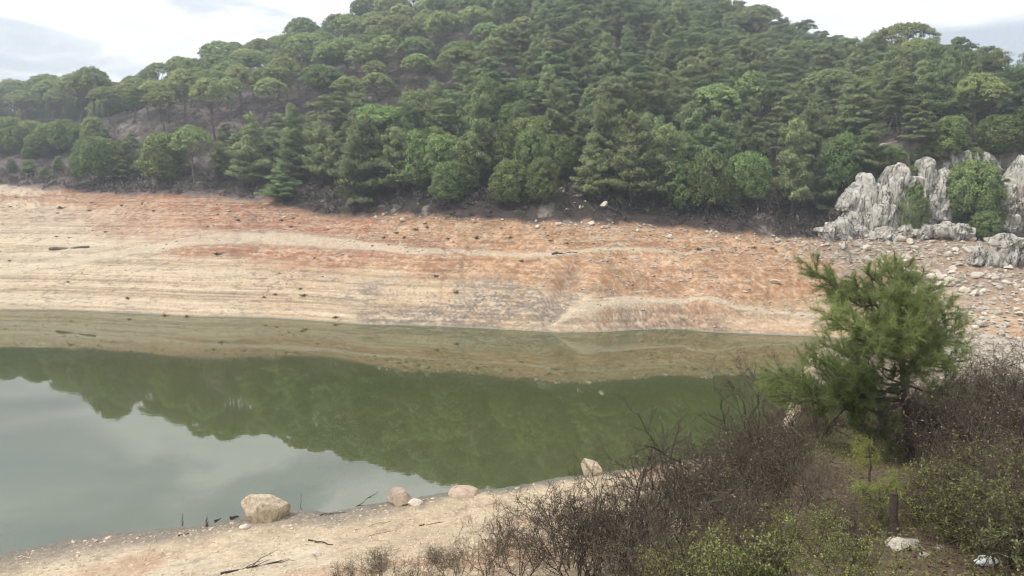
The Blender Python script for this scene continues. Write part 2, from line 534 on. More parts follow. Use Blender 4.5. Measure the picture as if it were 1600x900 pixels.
TRACKS = [   # pale dirt tracks over the far bank: points, half width at each point (m), strength
    (pw([(0, 424), (60, 414), (125, 406), (190, 394), (262, 382), (330, 373), (410, 371), (500, 377), (560, 383), (650, 392), (730, 394), (870, 397), (1000, 392), (1120, 391)]),
     [1.6, 1.6, 1.5, 1.3, 1.6, 2.2, 2.0, 1.5, 1.1, .8, .55, .45, .4, .3], 1.0),
    (pw([(0, 408), (60, 396), (150, 386), (256, 366), (380, 366), (500, 374)]), [3.0, 3.0, 2.2, 1.6, 1.2, .8], .5),
    (pw([(862, 504), (920, 494), (1000, 479), (1080, 477), (1150, 484), (1280, 491)]), [.35, .5, .55, .45, .4, .45], .9),
    (pw([(1480, 455), (1540, 470), (1600, 492)]), [.6, .7, .9], .7),
]
C_PALE = np.array((0.463, 0.355, 0.237)); C_CREAM = np.array((0.549, 0.463, 0.341)); C_RED = np.array((0.320, 0.132, 0.070))
C_ORANGE = np.array((0.370, 0.186, 0.088)); C_DARK = np.array((.105, .075, .062)); C_GREY = np.array((0.284, 0.241, 0.202))
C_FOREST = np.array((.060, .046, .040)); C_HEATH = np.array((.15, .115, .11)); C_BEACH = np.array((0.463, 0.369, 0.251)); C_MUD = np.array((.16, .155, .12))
C_LITTER = np.array((.13, .095, .065)); C_LIME = np.array((0.447, 0.396, 0.327))


def mixc(c, d, w):
    return c * (1 - w[:, None]) + d * w[:, None]


def soil_colour(x, y, z):
    r = np.hypot(x, y); a = np.arctan2(x, y)
    N, S, T = tab(tN, a), tab(tS, a), tab(rTt, a)
    u = (r - S) / (T - S)
    px = 800 + F * np.tan(np.clip(a, -1.2, 1.2))            # along-shore coordinate
    n1 = fbm(x / 9, y / 9, o=4, seed=51); n2 = fbm(x / 2.2, y / 2.2, o=4, seed=52); n3 = fbm(x / .5, y / .5, o=3, seed=53)
    n4 = fbm(x / 25, y / 25, o=3, seed=57)
    m = len(x)
    # ---- far bank
    c = np.tile(C_PALE, (m, 1))
    edge = np.interp(px, [-200, 0, 110, 200, 420, 520, 700, 860, 950, 1100, 1250, 1400], [.54, .54, .54, .40, .36, .40, .34, .30, .14, .10, .24, .40])
    redw = sstep(-.07, .10, u - edge + .13 * n1 + .03 * n2 + .05 * n3)
    redness = sstep(-.5, .45, n1 + .4 * n4 + np.interp(px, [0, 200, 450, 600, 800, 1000, 1300], [.1, .35, .3, .15, -.15, -.35, -.3]))
    soil = C_ORANGE[None] * (1 - redness[:, None]) + C_RED[None] * redness[:, None]
    soil = mixc(soil, C_PALE, np.clip(.12 + .22 * n2 + .42 * n3, 0, .6))
    c = mixc(c, soil, redw * .95)
    # wide pale flat on the left
    lf = (1 - sstep(60, 330, px + 60 * n1)) * sstep(.42, .5, u) * (1 - sstep(.76, .84, u + .05 * n1))
    c = mixc(c, C_CREAM * .97, lf * .55)
    lf2 = (1 - sstep(20, 110, px + 30 * n1)) * sstep(.84, .9, u)
    c = mixc(c, C_CREAM, lf2 * .75)
    # fine bedding lines where the water stood
    zz = z + .07 * fbm(x / 7, y / 7, o=2, seed=61)
    ln = np.tanh(3.2 * fbm(zz / .075, a * 3, o=2, seed=62))
    ln2 = np.tanh(2.5 * fbm(zz / .26, a * 2, o=2, seed=63))
    linew = (1 - redw * .7) * sstep(-.02, .05, u)
    c = c * (1 + (.23 * ln + .17 * ln2) * linew)[:, None]
    c = mixc(c, C_CREAM, np.clip(ln2 * .6, 0, .5) * linew)
    # darker stony strips near the water
    n5 = fbm(x / .28, y / .22, o=2, seed=58)
    st = sstep(.0, .45, fbm(px / 110, u * 3, o=4, seed=65) + np.interp(px, [0, 420, 470, 700, 900, 1100, 1250, 1300], [-.45, -.3, .22, .12, .1, .12, -.1, -.3])) * (1 - sstep(.22, .42, u + .12 * n2))
    c = mixc(c, C_GREY * .8, st * np.clip(.45 + 1.1 * n5 + .5 * n3, 0, .95))
    # bluff below the lower track
    dl, pr = seg_dist(x, y, [(p.x, p.y) for p in _low])
    rl = np.interp(a, [math.atan2(p.x, p.y) for p in _low], [math.hypot(p.x, p.y) for p in _low])
    bm = sstep(.3, 1.4, pr) * (1 - sstep(3.0, 4.4, pr)) * sstep(.3, 1.0, rl - r) * (1 - sstep(4.5, 6.5, rl - r))
    c = mixc(c, C_RED * .75 + C_GREY * .2, bm * np.clip(.5 + .4 * n2 + .7 * n3, 0, 1) * .75)
    c = c * (1 + .35 * fbm(x / .5, y / 2.5, o=3, seed=69) * bm)[:, None]
    c = mixc(c, C_ORANGE * 1.1, (1 - redw) * np.clip(.16 + .3 * n1 + .2 * n2, 0, .5) * sstep(330, 520, px))
    dg, pg = seg_dist(x, y, GULLY)
    gy = np.exp(-(dg / 1.2) ** 2) * sstep(.2, 1, pg)
    c = mixc(c, C_GREY * .75, gy * np.clip(.45 + .9 * n5 + .5 * n3, 0, .9))
    # slanting rills
    sl = fbm((px - 800) / 9 + u * 26, u * 2, o=3, seed=66)
    slm = sstep(820, 900, px) * (1 - sstep(1150, 1260, px)) * sstep(.15, .3, u) * (1 - sstep(.6, .75, u))
    c = c * (1 + .26 * sl * slm)[:, None]
    # speckle of stones and dead plants
    n5 = fbm(x / .28, y / .22, o=2, seed=58)
    sp = sstep(.25, .55, n5 + .25 * n2 + .1 * redw)
    c = mixc(c, np.tile(C_CREAM, (m, 1)) * 1.0, sp * .26 * redw)
    c = c * (1 + .22 * n5 * redw)[:, None]
    dk = sstep(.30, .55, fbm(x / .7, y / .45, o=3, seed=68) + .25 * n1 + .12 * sstep(.4, .9, u))
    c = mixc(c, C_DARK * 1.8, dk * .6)
    c = c * (1 + .22 * n2 * redw + .20 * n3 * (.4 + .6 * redw))[:, None]
    # broken dark dashes and pale crusts along the bedding
    ds = fbm(a * 75 + 2 * n2, zz / .055, o=3, seed=73)
    c = mixc(c, np.tile(C_GREY * .55, (m, 1)), sstep(.16, .42, ds - .10 + .30 * st + .06 * n1) * (.45 + .25 * st) * (1 - .2 * redw))
    c = mixc(c, np.tile(C_CREAM * 1.08, (m, 1)), sstep(.16, .40, -ds - .06) * .5)
    for pts, hw, s in TRACKS:
        d, par = seg_dist(x, y, [(p.x, p.y) for p in pts])
        h = np.interp(par, np.arange(len(hw)), hw)
        k = (1 - sstep(.5, 1.2, d / h + .5 * n2 + .4 * n3)) * s
        c = mixc(c, C_CREAM * (1.0 + .16 * n3[:, None]), k * np.clip(.70 + .25 * n2, .3, .95))
        rut = np.clip(1 - np.abs(d / h - .95 + .2 * n2) * 5, 0, 1) * s
        c = mixc(c, C_GREY * .75, rut * .75 * np.clip(.55 + n1 + .5 * n3, 0, 1))
    # rubble ground to the right
    ru = sstep(1270, 1330, px + 40 * n1) * sstep(.18, .35, u + .1 * n2)
    c = mixc(c, (C_LIME * .5 + C_ORANGE * .22) * (.85 + .4 * n3[:, None] + .3 * n5[:, None]), ru * np.clip(.7 + .5 * n2, 0, 1))
    ru2 = sstep(1500, 1640, px) * (1 - sstep(.25, .5, u))
    c = mixc(c, C_ORANGE, ru2 * .5)
    # wet rim
    c = mixc(c, C_MUD * 1.5, 1 - sstep(.01, .16, z))
    # ---- forest floor
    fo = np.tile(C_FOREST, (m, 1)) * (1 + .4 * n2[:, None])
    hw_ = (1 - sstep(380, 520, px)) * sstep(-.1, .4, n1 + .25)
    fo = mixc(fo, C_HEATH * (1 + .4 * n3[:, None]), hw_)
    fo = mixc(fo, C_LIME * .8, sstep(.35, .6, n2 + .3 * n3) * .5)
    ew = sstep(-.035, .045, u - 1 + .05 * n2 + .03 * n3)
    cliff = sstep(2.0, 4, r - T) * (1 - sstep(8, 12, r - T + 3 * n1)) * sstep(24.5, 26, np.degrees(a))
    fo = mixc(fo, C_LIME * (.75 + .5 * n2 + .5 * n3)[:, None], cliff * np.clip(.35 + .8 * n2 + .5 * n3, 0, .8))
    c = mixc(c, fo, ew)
    # ---- near side
    d = N - r
    nb = np.tile(C_BEACH, (m, 1)) * (1 + .16 * n2 + .22 * n3)[:, None]
    nb = mixc(nb, C_CREAM * 1.05, sstep(.0, .5, n1 + .4 * n2) * .6)
    nb = mixc(nb, C_RED * 1.15, sstep(.12, .5, fbm(x / 3, y / 3, o=3, seed=71)) * .35)
    nb = mixc(nb, C_DARK * 2, sstep(.3, .55, fbm(x / .5, y / .5, o=3, seed=72)) * .5)
    nb = mixc(nb, C_MUD, (1 - sstep(.02, .13, z + .03 * n3)) * .95)
    nb = mixc(nb, C_GREY * .7, (1 - sstep(.10, .36, z + .08 * n2)) * .8 * (1 - sstep(-12, -4, np.degrees(a))))
    lit = sstep(2.6, 4.2, z + 1.2 * n1) * sstep(-.05, .04, a - .0)
    lit = np.maximum(lit, sstep(10, 17, np.degrees(a)) * sstep(30, 22, r) if False else lit)
    lit = np.maximum(lit, sstep(14, 20, np.degrees(a)) * (1 - sstep(24, 32, r)))
    li = C_LITTER[None] * (1 + .6 * n2[:, None])
    li = mixc(np.tile(C_LITTER, (m, 1)) * (1 + .6 * n2[:, None]), np.tile(np.array((.12, .13, .05)), (m, 1)), sstep(-.1, .4, n1 + n2 * .5) * .6)
    li = mixc(li, C_BEACH * .7, sstep(.35, .6, n2 + .5 * n3) * .35)
    nb = mixc(nb, li, lit * .92)
    scr = sstep(22.5, 24.5, np.degrees(a)) * sstep(26, 34, r)
    nb = mixc(nb, (C_LIME * .5 + C_ORANGE * .22) * (.85 + .4 * n3[:, None]), scr)
    near = r < (N + S) / 2
    bed = (z < -.05)
    out = np.where(near[:, None], nb, c)
    out = np.where(bed[:, None], C_MUD[None] * .7, out)
    bh = tab(behind, a)
    out = mixc(out, li, bh)
    return np.clip(out, .01, .82)


def build_ground():
    fine = np.linspace(-40, 40, 800)
    side = np.concatenate([np.linspace(-180, -42, 70), fine, np.linspace(42, 178, 69)])
    az = np.radians(side)
    rr = np.concatenate([[.4, 1, 1.7], np.geomspace(2.4, 46, 330), np.arange(46.2, 60, .5), np.arange(60, 132, .19), np.geomspace(132.4, 260, 110), np.geomspace(264, 800, 30)])
    A, R = np.meshgrid(az, rr)
    x, y = (R * np.sin(A)).ravel(), (R * np.cos(A)).ravel()
    z = height(x, y)
    col = soil_colour(x, y, z)
    V = np.stack([x, y, z], 1)
    na, nr = len(az), len(rr)
    i = np.arange(nr - 1)[:, None] * na + np.arange(na)[None]
    j = np.arange(nr - 1)[:, None] * na + (np.arange(na)[None] + 1) % na
    Q = np.stack([i, j, j + na, i + na], -1).reshape(-1, 4)[:, ::-1]
    # split into the pieces of land one would name
    fr = R.ravel()[Q[:, 0]]; fa = A.ravel()[Q[:, 0]]
    N, S, T = tab(tN, fa), tab(tS, fa), tab(rTt, fa)
    back = np.abs(fa) > 1.6
    near = (fr < (N + S) / 2) | back
    bank = ~near & (fr < T)
    for nm, mk in (('near_bank', near), ('far_bank', bank), ('hillside', ~near & ~bank)):
        q = Q[mk]
        us, inv = np.unique(q, return_inverse=True)
        me = mesh_np(nm, V[us], [inv.reshape(-1, 4)], [M['soil']], smooth=True, attrs={'soil': ('FLOAT_COLOR', col[us])})
        obj(nm, me, kind='structure')


build_ground()
wv = np.array([(-420, -60, 0), (140, -60, 0), (140, 130, 0), (-420, 130, 0)], float)
obj('lake_water', mesh_np('lake_water', wv, [np.array([[0, 1, 2, 3]])], [M['water']]), kind='structure')

# ------------------------------------------------------------------ sky, sun, air
SUN_EL, SUN_AZ = math.radians(58), math.radians(-108)        # azimuth measured from +Y towards +X
sd = Vector((math.sin(SUN_AZ) * math.cos(SUN_EL), math.cos(SUN_AZ) * math.cos(SUN_EL), math.sin(SUN_EL)))
sun = bpy.data.lights.new('sun', 'SUN'); sun.energy = 2.0; sun.angle = math.radians(10); sun.color = (1, .95, .87)
so = bpy.data.objects.new('sun', sun); COL.objects.link(so)
so.rotation_euler = (-sd).to_track_quat('-Z', 'Y').to_euler()
wd = bpy.data.worlds.new('World'); SC.world = wd; wd.use_nodes = True
nt = wd.node_tree
for n in list(nt.nodes): nt.nodes.remove(n)
wo = N_(nt, 'ShaderNodeOutputWorld'); bg = N_(nt, 'ShaderNodeBackground', i_Strength=.1)
sk = N_(nt, 'ShaderNodeTexSky', sky_type='NISHITA', sun_disc=False, sun_elevation=SUN_EL, sun_rotation=SUN_AZ % (2 * PI), air_density=1.0, dust_density=2.0, altitude=200)
tc = N_(nt, 'ShaderNodeTexCoord')
sx = N_(nt, 'ShaderNodeSeparateXYZ'); L_(nt, tc.outputs['Generated'], sx.inputs[0])
zc = N_(nt, 'ShaderNodeMath', operation='MAXIMUM'); L_(nt, sx.outputs[2], zc.inputs[0]); zc.inputs[1].default_value = .0
za = N_(nt, 'ShaderNodeMath', operation='ADD'); L_(nt, zc.outputs[0], za.inputs[0]); za.inputs[1].default_value = .10
dx = N_(nt, 'ShaderNodeMath', operation='DIVIDE'); L_(nt, sx.outputs[0], dx.inputs[0]); L_(nt, za.outputs[0], dx.inputs[1])
dy = N_(nt, 'ShaderNodeMath', operation='DIVIDE'); L_(nt, sx.outputs[1], dy.inputs[0]); L_(nt, za.outputs[0], dy.inputs[1])
cv = N_(nt, 'ShaderNodeCombineXYZ'); L_(nt, dx.outputs[0], cv.inputs[0]); L_(nt, dy.outputs[0], cv.inputs[1])
n1 = N_(nt, 'ShaderNodeTexNoise', i_Scale=1.15, i_Detail=7.0, i_Roughness=.52, i_Distortion=.5); L_(nt, cv.outputs[0], n1.inputs['Vector'])
cloud = ramp(nt, n1.outputs[0], [(.40, (4.5, 4.95, 5.6)), (.48, (6.0, 6.3, 6.8)), (.56, (9.6, 9.5, 9.3)), (.68, (8.0, 8.2, 8.5))])
ovh = N_(nt, 'ShaderNodeTexNoise', i_Scale=.45, i_Detail=3.0); L_(nt, cv.outputs[0], ovh.inputs['Vector'])
lowb = maprange(nt, sx.outputs[2],   .10, .55, 1.18, 1.45)            # the cloud sheet is thinner towards the horizon
clv = N_(nt, 'ShaderNodeVectorMath', operation='SCALE'); L_(nt, cloud, clv.inputs[0]); L_(nt, lowb, clv.inputs['Scale'])
SKYMIX = mix_rgb(nt, .93, sk.outputs[0], clv.outputs[0])
L_(nt, SKYMIX, bg.inputs[0]); L_(nt, bg.outputs[0], wo.inputs[0])

hz, hnt = newmat('haze_air')
ho = N_(hnt, 'ShaderNodeOutputMaterial')
pv = N_(hnt, 'ShaderNodeVolumePrincipled'); pv.inputs['Color'].default_value = (.84, .93, 1, 1); pv.inputs['Density'].default_value = .0012
pv.inputs['Anisotropy'].default_value = .35
L_(hnt, pv.outputs[0], ho.inputs['Volume'])
bx = 830.0
hv = np.array([(x, y, z) for x in (-bx, bx) for y in (-bx, bx) for z in (-90, 135)], float)
hf = np.array([(0, 1, 3, 2), (4, 6, 7, 5), (0, 4, 5, 1), (2, 3, 7, 6), (0, 2, 6, 4), (1, 5, 7, 3)])
obj('haze', mesh_np('haze', hv, [hf], [hz]), kind='stuff')

SC.view_settings.view_transform = 'Standard'; SC.view_settings.look = 'None'
SC.view_settings.exposure = 0.5; SC.view_settings.gamma = 1
cy = SC.cycles
cy.use_denoising = True
cy.denoising_input_passes = 'RGB'
cy.use_adaptive_sampling = False
hz.cycles.volume_sampling = 'DISTANCE'
cy.filter_width = 1.25
cy.max_bounces = 5; cy.diffuse_bounces = 3; cy.glossy_bounces = 2; cy.transmission_bounces = 2; cy.volume_bounces = 0; cy.transparent_max_bounces = 8
# ------------------------------------------------------------------ plant building
def nrm(v):
    return v / np.maximum(np.linalg.norm(v, axis=-1, keepdims=True), 1e-9)


class Geo:
    """collects wood (tubes) and leaves (cards) of one mesh"""
    def __init__(self):
        self.V = []; self.T = []; self.Q = []; self.tint = []; self.nor = []; self.n = 0; self.center = None; self.flat = 1.0; self.dome = .60

    def add(self, V, tris=None, quads=None, tint=0.5, nor=None):
        V = np.asarray(V, float)
        if tris is not None and len(tris): self.T.append(np.asarray(tris) + self.n)
        if quads is not None and len(quads): self.Q.append(np.asarray(quads) + self.n)
        self.V.append(V); self.n += len(V)
        self.nor.append(np.zeros((len(V), 3)) if nor is None else nor)
        self.tint.append(np.broadcast_to(np.asarray(tint, float), (len(V),)))

    def tube(self, pts, rad, k=5, tint=.5, cap=True):
        pts = np.asarray(pts, float); n = len(pts)
        rad = np.broadcast_to(np.asarray(rad, float), (n,))
        d = nrm(np.gradient(pts, axis=0))
        ref = np.array([.31, .17, .93]) if abs(d[0][2]) < .8 else np.array([.93, .31, .17])
        u = nrm(np.cross(d, ref)); v = np.cross(d, u)
        a = np.linspace(0, 2 * PI, k, endpoint=False)
        V = pts[:, None] + rad[:, None, None] * (u[:, None] * np.cos(a)[None, :, None] + v[:, None] * np.sin(a)[None, :, None])
        i = np.arange(n - 1)[:, None] * k + np.arange(k)[None]; j = np.arange(n - 1)[:, None] * k + (np.arange(k)[None] + 1) % k
        Q = np.stack([i, j, j + k, i + k], -1).reshape(-1, 4)
        self.add(V.reshape(-1, 3), quads=Q, tint=tint)
        if cap:
            c = np.arange(k)
            self.add(V[-1], tris=np.stack([np.zeros(k - 2, int), c[1:-1], c[2:]], 1), tint=tint)

    def cards(self, P, D, Nn, L, W, tint=.5, shape='rhomb', soft=None):
        """P base point, D length direction, Nn face normal"""
        n = len(P)
        D = nrm(D); S = nrm(np.cross(D, Nn))
        if soft is not None:                      # face the card the way its puff of foliage faces
            S = np.where((np.cross(S, D) * soft).sum(1, keepdims=True) > 0, S, -S)
        L = np.broadcast_to(L, (n,))[:, None]; W = np.broadcast_to(W, (n,))[:, None]
        tint = np.broadcast_to(tint, (n,))
        if shape == 'rhomb':
            V = np.stack([P, P + D * L * .5 + S * W * .5, P + D * L, P + D * L * .5 - S * W * .5], 1)
            self.add(V.reshape(-1, 3), quads=np.arange(n * 4).reshape(-1, 4), tint=np.repeat(tint, 4), nor=None if soft is None else np.repeat(soft, 4, 0))
        else:
            V = np.stack([P - S * W * .5, P + S * W * .5, P + D * L], 1)
            self.add(V.reshape(-1, 3), tris=np.arange(n * 3).reshape(-1, 3), tint=np.repeat(tint, 3))

    def mesh(self, name, mats, smooth=False):
        fs = []
        if self.T: fs.append(np.concatenate(self.T))
        if self.Q: fs.append(np.concatenate(self.Q))
        nor = np.concatenate(self.nor)
        soft = bool(np.abs(nor).sum() > 0)
        return mesh_np(name, np.concatenate(self.V), fs, mats, smooth=smooth or soft, attrs={'tint': ('FLOAT', np.concatenate(self.tint))}, normals=nor if soft else None)


def rdir(r, n):
    v = r.normal(size=(n, 3)); return nrm(v)


def bend(p0, p1, r, n=6, sag=.0, wob=.06):
    """a slightly crooked path from p0 to p1"""
    p0 = np.asarray(p0, float); p1 = np.asarray(p1, float)
    t = np.linspace(0, 1, n)[:, None]
    L = np.linalg.norm(p1 - p0)
    w = r.normal(size=(n, 3)) * wob * L * (t * (1 - t) * 3)
    return p0 + (p1 - p0) * t + w + np.array([0, 0, 1]) * sag * L * (t * (1 - t) * 4)


def clump(g, c, R, n, r, up=.35, L=.30, W=.13, spike=.5, tint=.5, dt=.22, flat=1.0):
    """a puff of needle tufts on a small (flattened) ball"""
    d = rdir(r, n)
    d[:, 2] = np.where(d[:, 2] < -.35, -d[:, 2] * .6, d[:, 2]); d = nrm(d)
    rad = R * (.55 + .45 * r.random(n) ** .5)
    sc = np.array([1, 1, flat])
    P = c + d * rad[:, None] * sc
    out = nrm(d / sc + np.array([0, 0, up]))
    ns = int(n * spike)
    oc = np.zeros(3) if g.center is None else nrm((c - g.center) / np.array([1, 1, g.flat]))
    sf = nrm((1.3 - g.dome) * d + g.dome * oc + np.array([0, 0, .22]) + .28 * r.normal(size=(n, 3)))
    tt = np.clip(tint + dt * r.normal(size=n), 0, 1)
    k = slice(0, ns)
    D = nrm(out[k] + .45 * r.normal(size=(ns, 3)))
    g.cards(P[k], D, nrm(np.cross(D, r.normal(size=(ns, 3)))), L * (.7 + .6 * r.random(ns)), W * (.7 + .6 * r.random(ns)), tt[k], soft=sf[k])
    k = slice(ns, n); m = n - ns
    Nn = nrm(out[k] + .45 * r.normal(size=(m, 3)))
    D = nrm(np.cross(Nn, r.normal(size=(m, 3))))
    g.cards(P[k] - D * L * .5, D, Nn, L * (.8 + .6 * r.random(m)), W * 1.5 * (.7 + .6 * r.random(m)), tt[k], soft=sf[k])


def stone_pine(seed, H=10, R=4.2, thick=2.6, bare=.5, lobes=1, dens=1.0):
    r = np.random.default_rng(seed)
    w = Geo(); f = Geo()
    lean = r.normal(size=2) * .05 * H
    top = np.array([lean[0], lean[1], H * (bare + .12)])
    tr = bend((0, 0, -.4), top, r, 7, 0, .02)
    w.tube(tr, np.linspace(.24, .15, 7) * H / 10, 7)
    cs = [np.array([lean[0], lean[1], H - thick])]
    rad = [R]
    for q in range(lobes - 1):
        a = r.random() * 2 * PI
        cs.append(cs[0] + np.array([math.cos(a) * R * .75, math.sin(a) * R * .75, -r.random() * .12 * H])); rad.append(R * (.55 + .2 * r.random()))
    for c, Rr in zip(cs, rad):
        nb = 9
        for b in range(nb):
            a = 2 * PI * (b + r.random() * .7) / nb
            q = Rr * (.45 + .5 * r.random())
            e = c + np.array([math.cos(a) * q, math.sin(a) * q, thick * (.45 * (1 - (q / Rr) ** 2) + .1)])
            s0 = tr[-1] + (tr[-2] - tr[-1]) * r.random() * .9
            w.tube(bend(s0, e, r, 6, -.06, .05), np.linspace(.10, .03, 6) * H / 10, 4)
        th = thick * (Rr / R) ** .6
        f.center = c + np.array([0, 0, -.3 * Rr]); f.flat = .75; f.dome = .95
        n = int(105 * dens * (Rr / 4.2) ** 1.5) + 14
        for i in range(n):
            q = math.sqrt((i + .5) / n) * Rr * (.97 + .06 * r.random()); a = i * 2.39996 + r.random() * .5
            edge = q / Rr
            lump = 1 + .18 * math.sin(a * 3 + seed) * edge
            z = th * math.sqrt(max(0, 1 - (edge * .97) ** 2.05)) * (.92 + .13 * r.random())
            cc = c + np.array([math.cos(a) * q * lump, math.sin(a) * q * lump, z - .1 * H * .0])
            clump(f, cc, .54 * (.75 + .55 * r.random()) * (1 - .15 * edge), 84, r, .4, .26, .11, .40, .52 + .12 * r.normal(), flat=.8)
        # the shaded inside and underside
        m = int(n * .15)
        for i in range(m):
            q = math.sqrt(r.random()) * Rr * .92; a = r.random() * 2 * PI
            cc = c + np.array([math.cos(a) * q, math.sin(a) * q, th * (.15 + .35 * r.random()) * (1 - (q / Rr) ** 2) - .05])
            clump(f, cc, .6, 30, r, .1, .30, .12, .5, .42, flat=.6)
    return w.mesh('stone_pine_trunk', [M['bark']], True), f.mesh('stone_pine_crown', [M['stone_pine']])


def young_pine(seed, H=6, R=2.3, base=.12, point=.0):
    r = np.random.default_rng(seed)
    w = Geo(); f = Geo()
    w.tube(bend((0, 0, -.3), (r.normal() * .1, r.normal() * .1, H * .8), r, 6, 0, .02), np.linspace(.13, .04, 6) * H / 6, 6)
    zc0 = H * base
    hh = H - zc0
    f.center = np.array([0, 0, zc0 + hh * .35]); f.flat = 1.2; f.dome = .85
    n = int(50 + 20 * R * hh / 4)
    for i in range(n):
        t = (i + .5) / n
        a = i * 2.39996 + r.random() * .6
        prof = math.sin(PI * min(1, .16 + .84 * t)) ** (.55) if point < .5 else (1 - t) ** .75 * 1.1 + .08
        if point < .5: prof = max(.0, (1 - (abs(t - .42) / (.60 if t > .42 else .62)) ** 2.4)) ** .5
        q = R * prof * (.78 + .27 * r.random())
        lump = 1 + .12 * math.sin(a * 2 + seed) + .08 * math.sin(5 * t + a)
        cc = np.array([math.cos(a) * q * lump, math.sin(a) * q * lump, zc0 + hh * (.04 + .92 * t)])
        clump(f, cc, .54 * (.65 + .7 * r.random()), 120, r, .65, .25, .09, .55, .46 + .14 * r.normal(), flat=1.0)
        if i % 5 == 0:
            w.tube(bend((0, 0, cc[2] * .8), cc, r, 4, 0, .04), [.05, .04, .03, .015], 4)
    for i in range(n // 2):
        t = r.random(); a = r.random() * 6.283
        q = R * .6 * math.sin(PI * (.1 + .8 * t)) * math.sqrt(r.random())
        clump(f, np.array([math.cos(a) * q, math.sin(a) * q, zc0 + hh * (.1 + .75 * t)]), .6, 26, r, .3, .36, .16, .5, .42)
    return w.mesh('young_pine_trunk', [M['bark']], True), f.mesh('young_pine_crown', [M['young']])


def tall_pine(seed, H=12, R=3.0, base=.15, layers=11, ragged=.25, shape=.8):
    """conical pine of irregular whorls with feathery upturned tips"""
    r = np.random.default_rng(seed)
    w = Geo(); f = Geo()
    tr = bend((0, 0, -.4), (r.normal() * .3, r.normal() * .3, H * .97), r, 9, 0, .012)
    w.tube(tr, np.linspace(.20, .03, 9) * H / 12, 6)
    zs = tr[:, 2]
    layers = int(layers * 1.6)
    for l in range(layers):
        t = (l + .3 * r.random()) / (layers - .5)
        z = H * (base + (1 - base) * t * .97) + r.normal() * .12
        cx = np.array([np.interp(z, zs, tr[:, 0]), np.interp(z, zs, tr[:, 1]), z])
        Rl = R * ((1 - t) ** shape * (1 if t > .12 else .75 + 2 * t) + .06) * (1 + ragged * r.normal() * .6)
        nb = max(3, int(4.5 - 1.2 * t))
        a0 = r.random() * 6.28
        f.center = cx - np.array([0, 0, .8 * Rl])
        for b in range(nb):
            a = a0 + 2 * PI * (b + .5 * r.random()) / nb
            Lb = max(.3, Rl * (.72 + .45 * r.random()))
            zj = r.uniform(-.5, .5) * H * (1 - base) / layers * 2.0
            e = cx + np.array([math.cos(a) * Lb, math.sin(a) * Lb, zj + Lb * (.26 + .40 * t + .22 * r.normal())])
            bp = bend(cx + np.array([0, 0, zj - .2]), e, r, 5, -.05, .05)
            if Lb > .8: w.tube(bp, np.linspace(.05, .015, 5) * H / 12, 4)
            k = max(2, int(Lb / .42))
            for s in range(k):
                v = (s + 1) / k
                c = bp[0] + (bp[-1] - bp[0]) * (.30 + .70 * v) + r.normal(size=3) * .14 * np.array([1, 1, .5])
                side = np.array([-math.sin(a), math.cos(a), 0])
                for sgn in ((-1, 1) if Lb > .9 and v < .95 else (0,)):
                    cc = c + side * sgn * Lb * .24 * (1.15 - v) * (.6 + .8 * r.random())
                    clump(f, cc, .40 * (.75 + .6 * r.random()), 46, r, 1.3, .36, .08, .80, .44 + .14 * r.normal(), flat=1.15)
    clump(f, tr[-1], .22, 26, r, 1.6, .5, .09, .9, .7, flat=1.5)
    return w.mesh('tall_pine_trunk', [M['bark']], True), f.mesh('tall_pine_crown', [M['pine']])


def old_pine(seed, H=12, R=3.6, bare=.45, plates=9):
    """old open pine: a bare, often leaning trunk and flat plates of foliage"""
    r = np.random.default_rng(seed)
    w = Geo(); f = Geo()
    lean = r.normal(size=2) * .10 * H
    tr = bend((0, 0, -.4), (lean[0], lean[1], H * .93), r, 9, 0, .035)
    w.tube(tr, np.linspace(.22, .05, 9) * H / 12, 6)
    for p in range(plates):
        t = (p + .5 * r.random()) / plates
        z = H * (bare + (1 - bare) * t * .95)
        cx = np.array([np.interp(z, tr[:, 2], tr[:, 0]), np.interp(z, tr[:, 2], tr[:, 1]), z])
        a = p * 2.4 + r.random() * .8
        Lb = R * (1.0 - .55 * t) * (.55 + .6 * r.random())
        e = cx + np.array([math.cos(a) * Lb, math.sin(a) * Lb, Lb * (.12 + .2 * r.random())])
        w.tube(bend(cx - np.array([0, 0, .35]), e, r, 6, -.05, .08), np.linspace(.09, .025, 6) * H / 12, 4)
        f.center = e - np.array([0, 0, 1.2]); f.flat = .6
        pr = R * (.30 + .17 * r.random()) * (1.1 - .3 * t)
        n = int(9 + 8 * pr)
        for i in range(n):
            q = math.sqrt((i + .5) / n) * pr * 1.15; b = i * 2.4 + r.random()
            cc = e + np.array([math.cos(b) * q, math.sin(b) * q, .30 * pr * (1 - (q / pr / 1.15) ** 2) + .12 * r.normal()]) * np.array([1, 1, 1.])
            clump(f, cc, .44 * (.7 + .6 * r.random()), 58, r, .8, .28, .09, .6, .45 + .15 * r.normal(), flat=.55)
        for s in range(3):
            c = cx + (e - cx) * (.45 + .4 * r.random()) + r.normal(size=3) * .2
            clump(f, c, .42, 22, r, .8, .36, .12, .6, .42, flat=.55)
    clump(f, tr[-1], .6, 60, r, 1, .36, .12, .6, .5, flat=.7)
    return w.mesh('old_pine_trunk', [M['bark']], True), f.mesh('old_pine_crown', [M['old']])


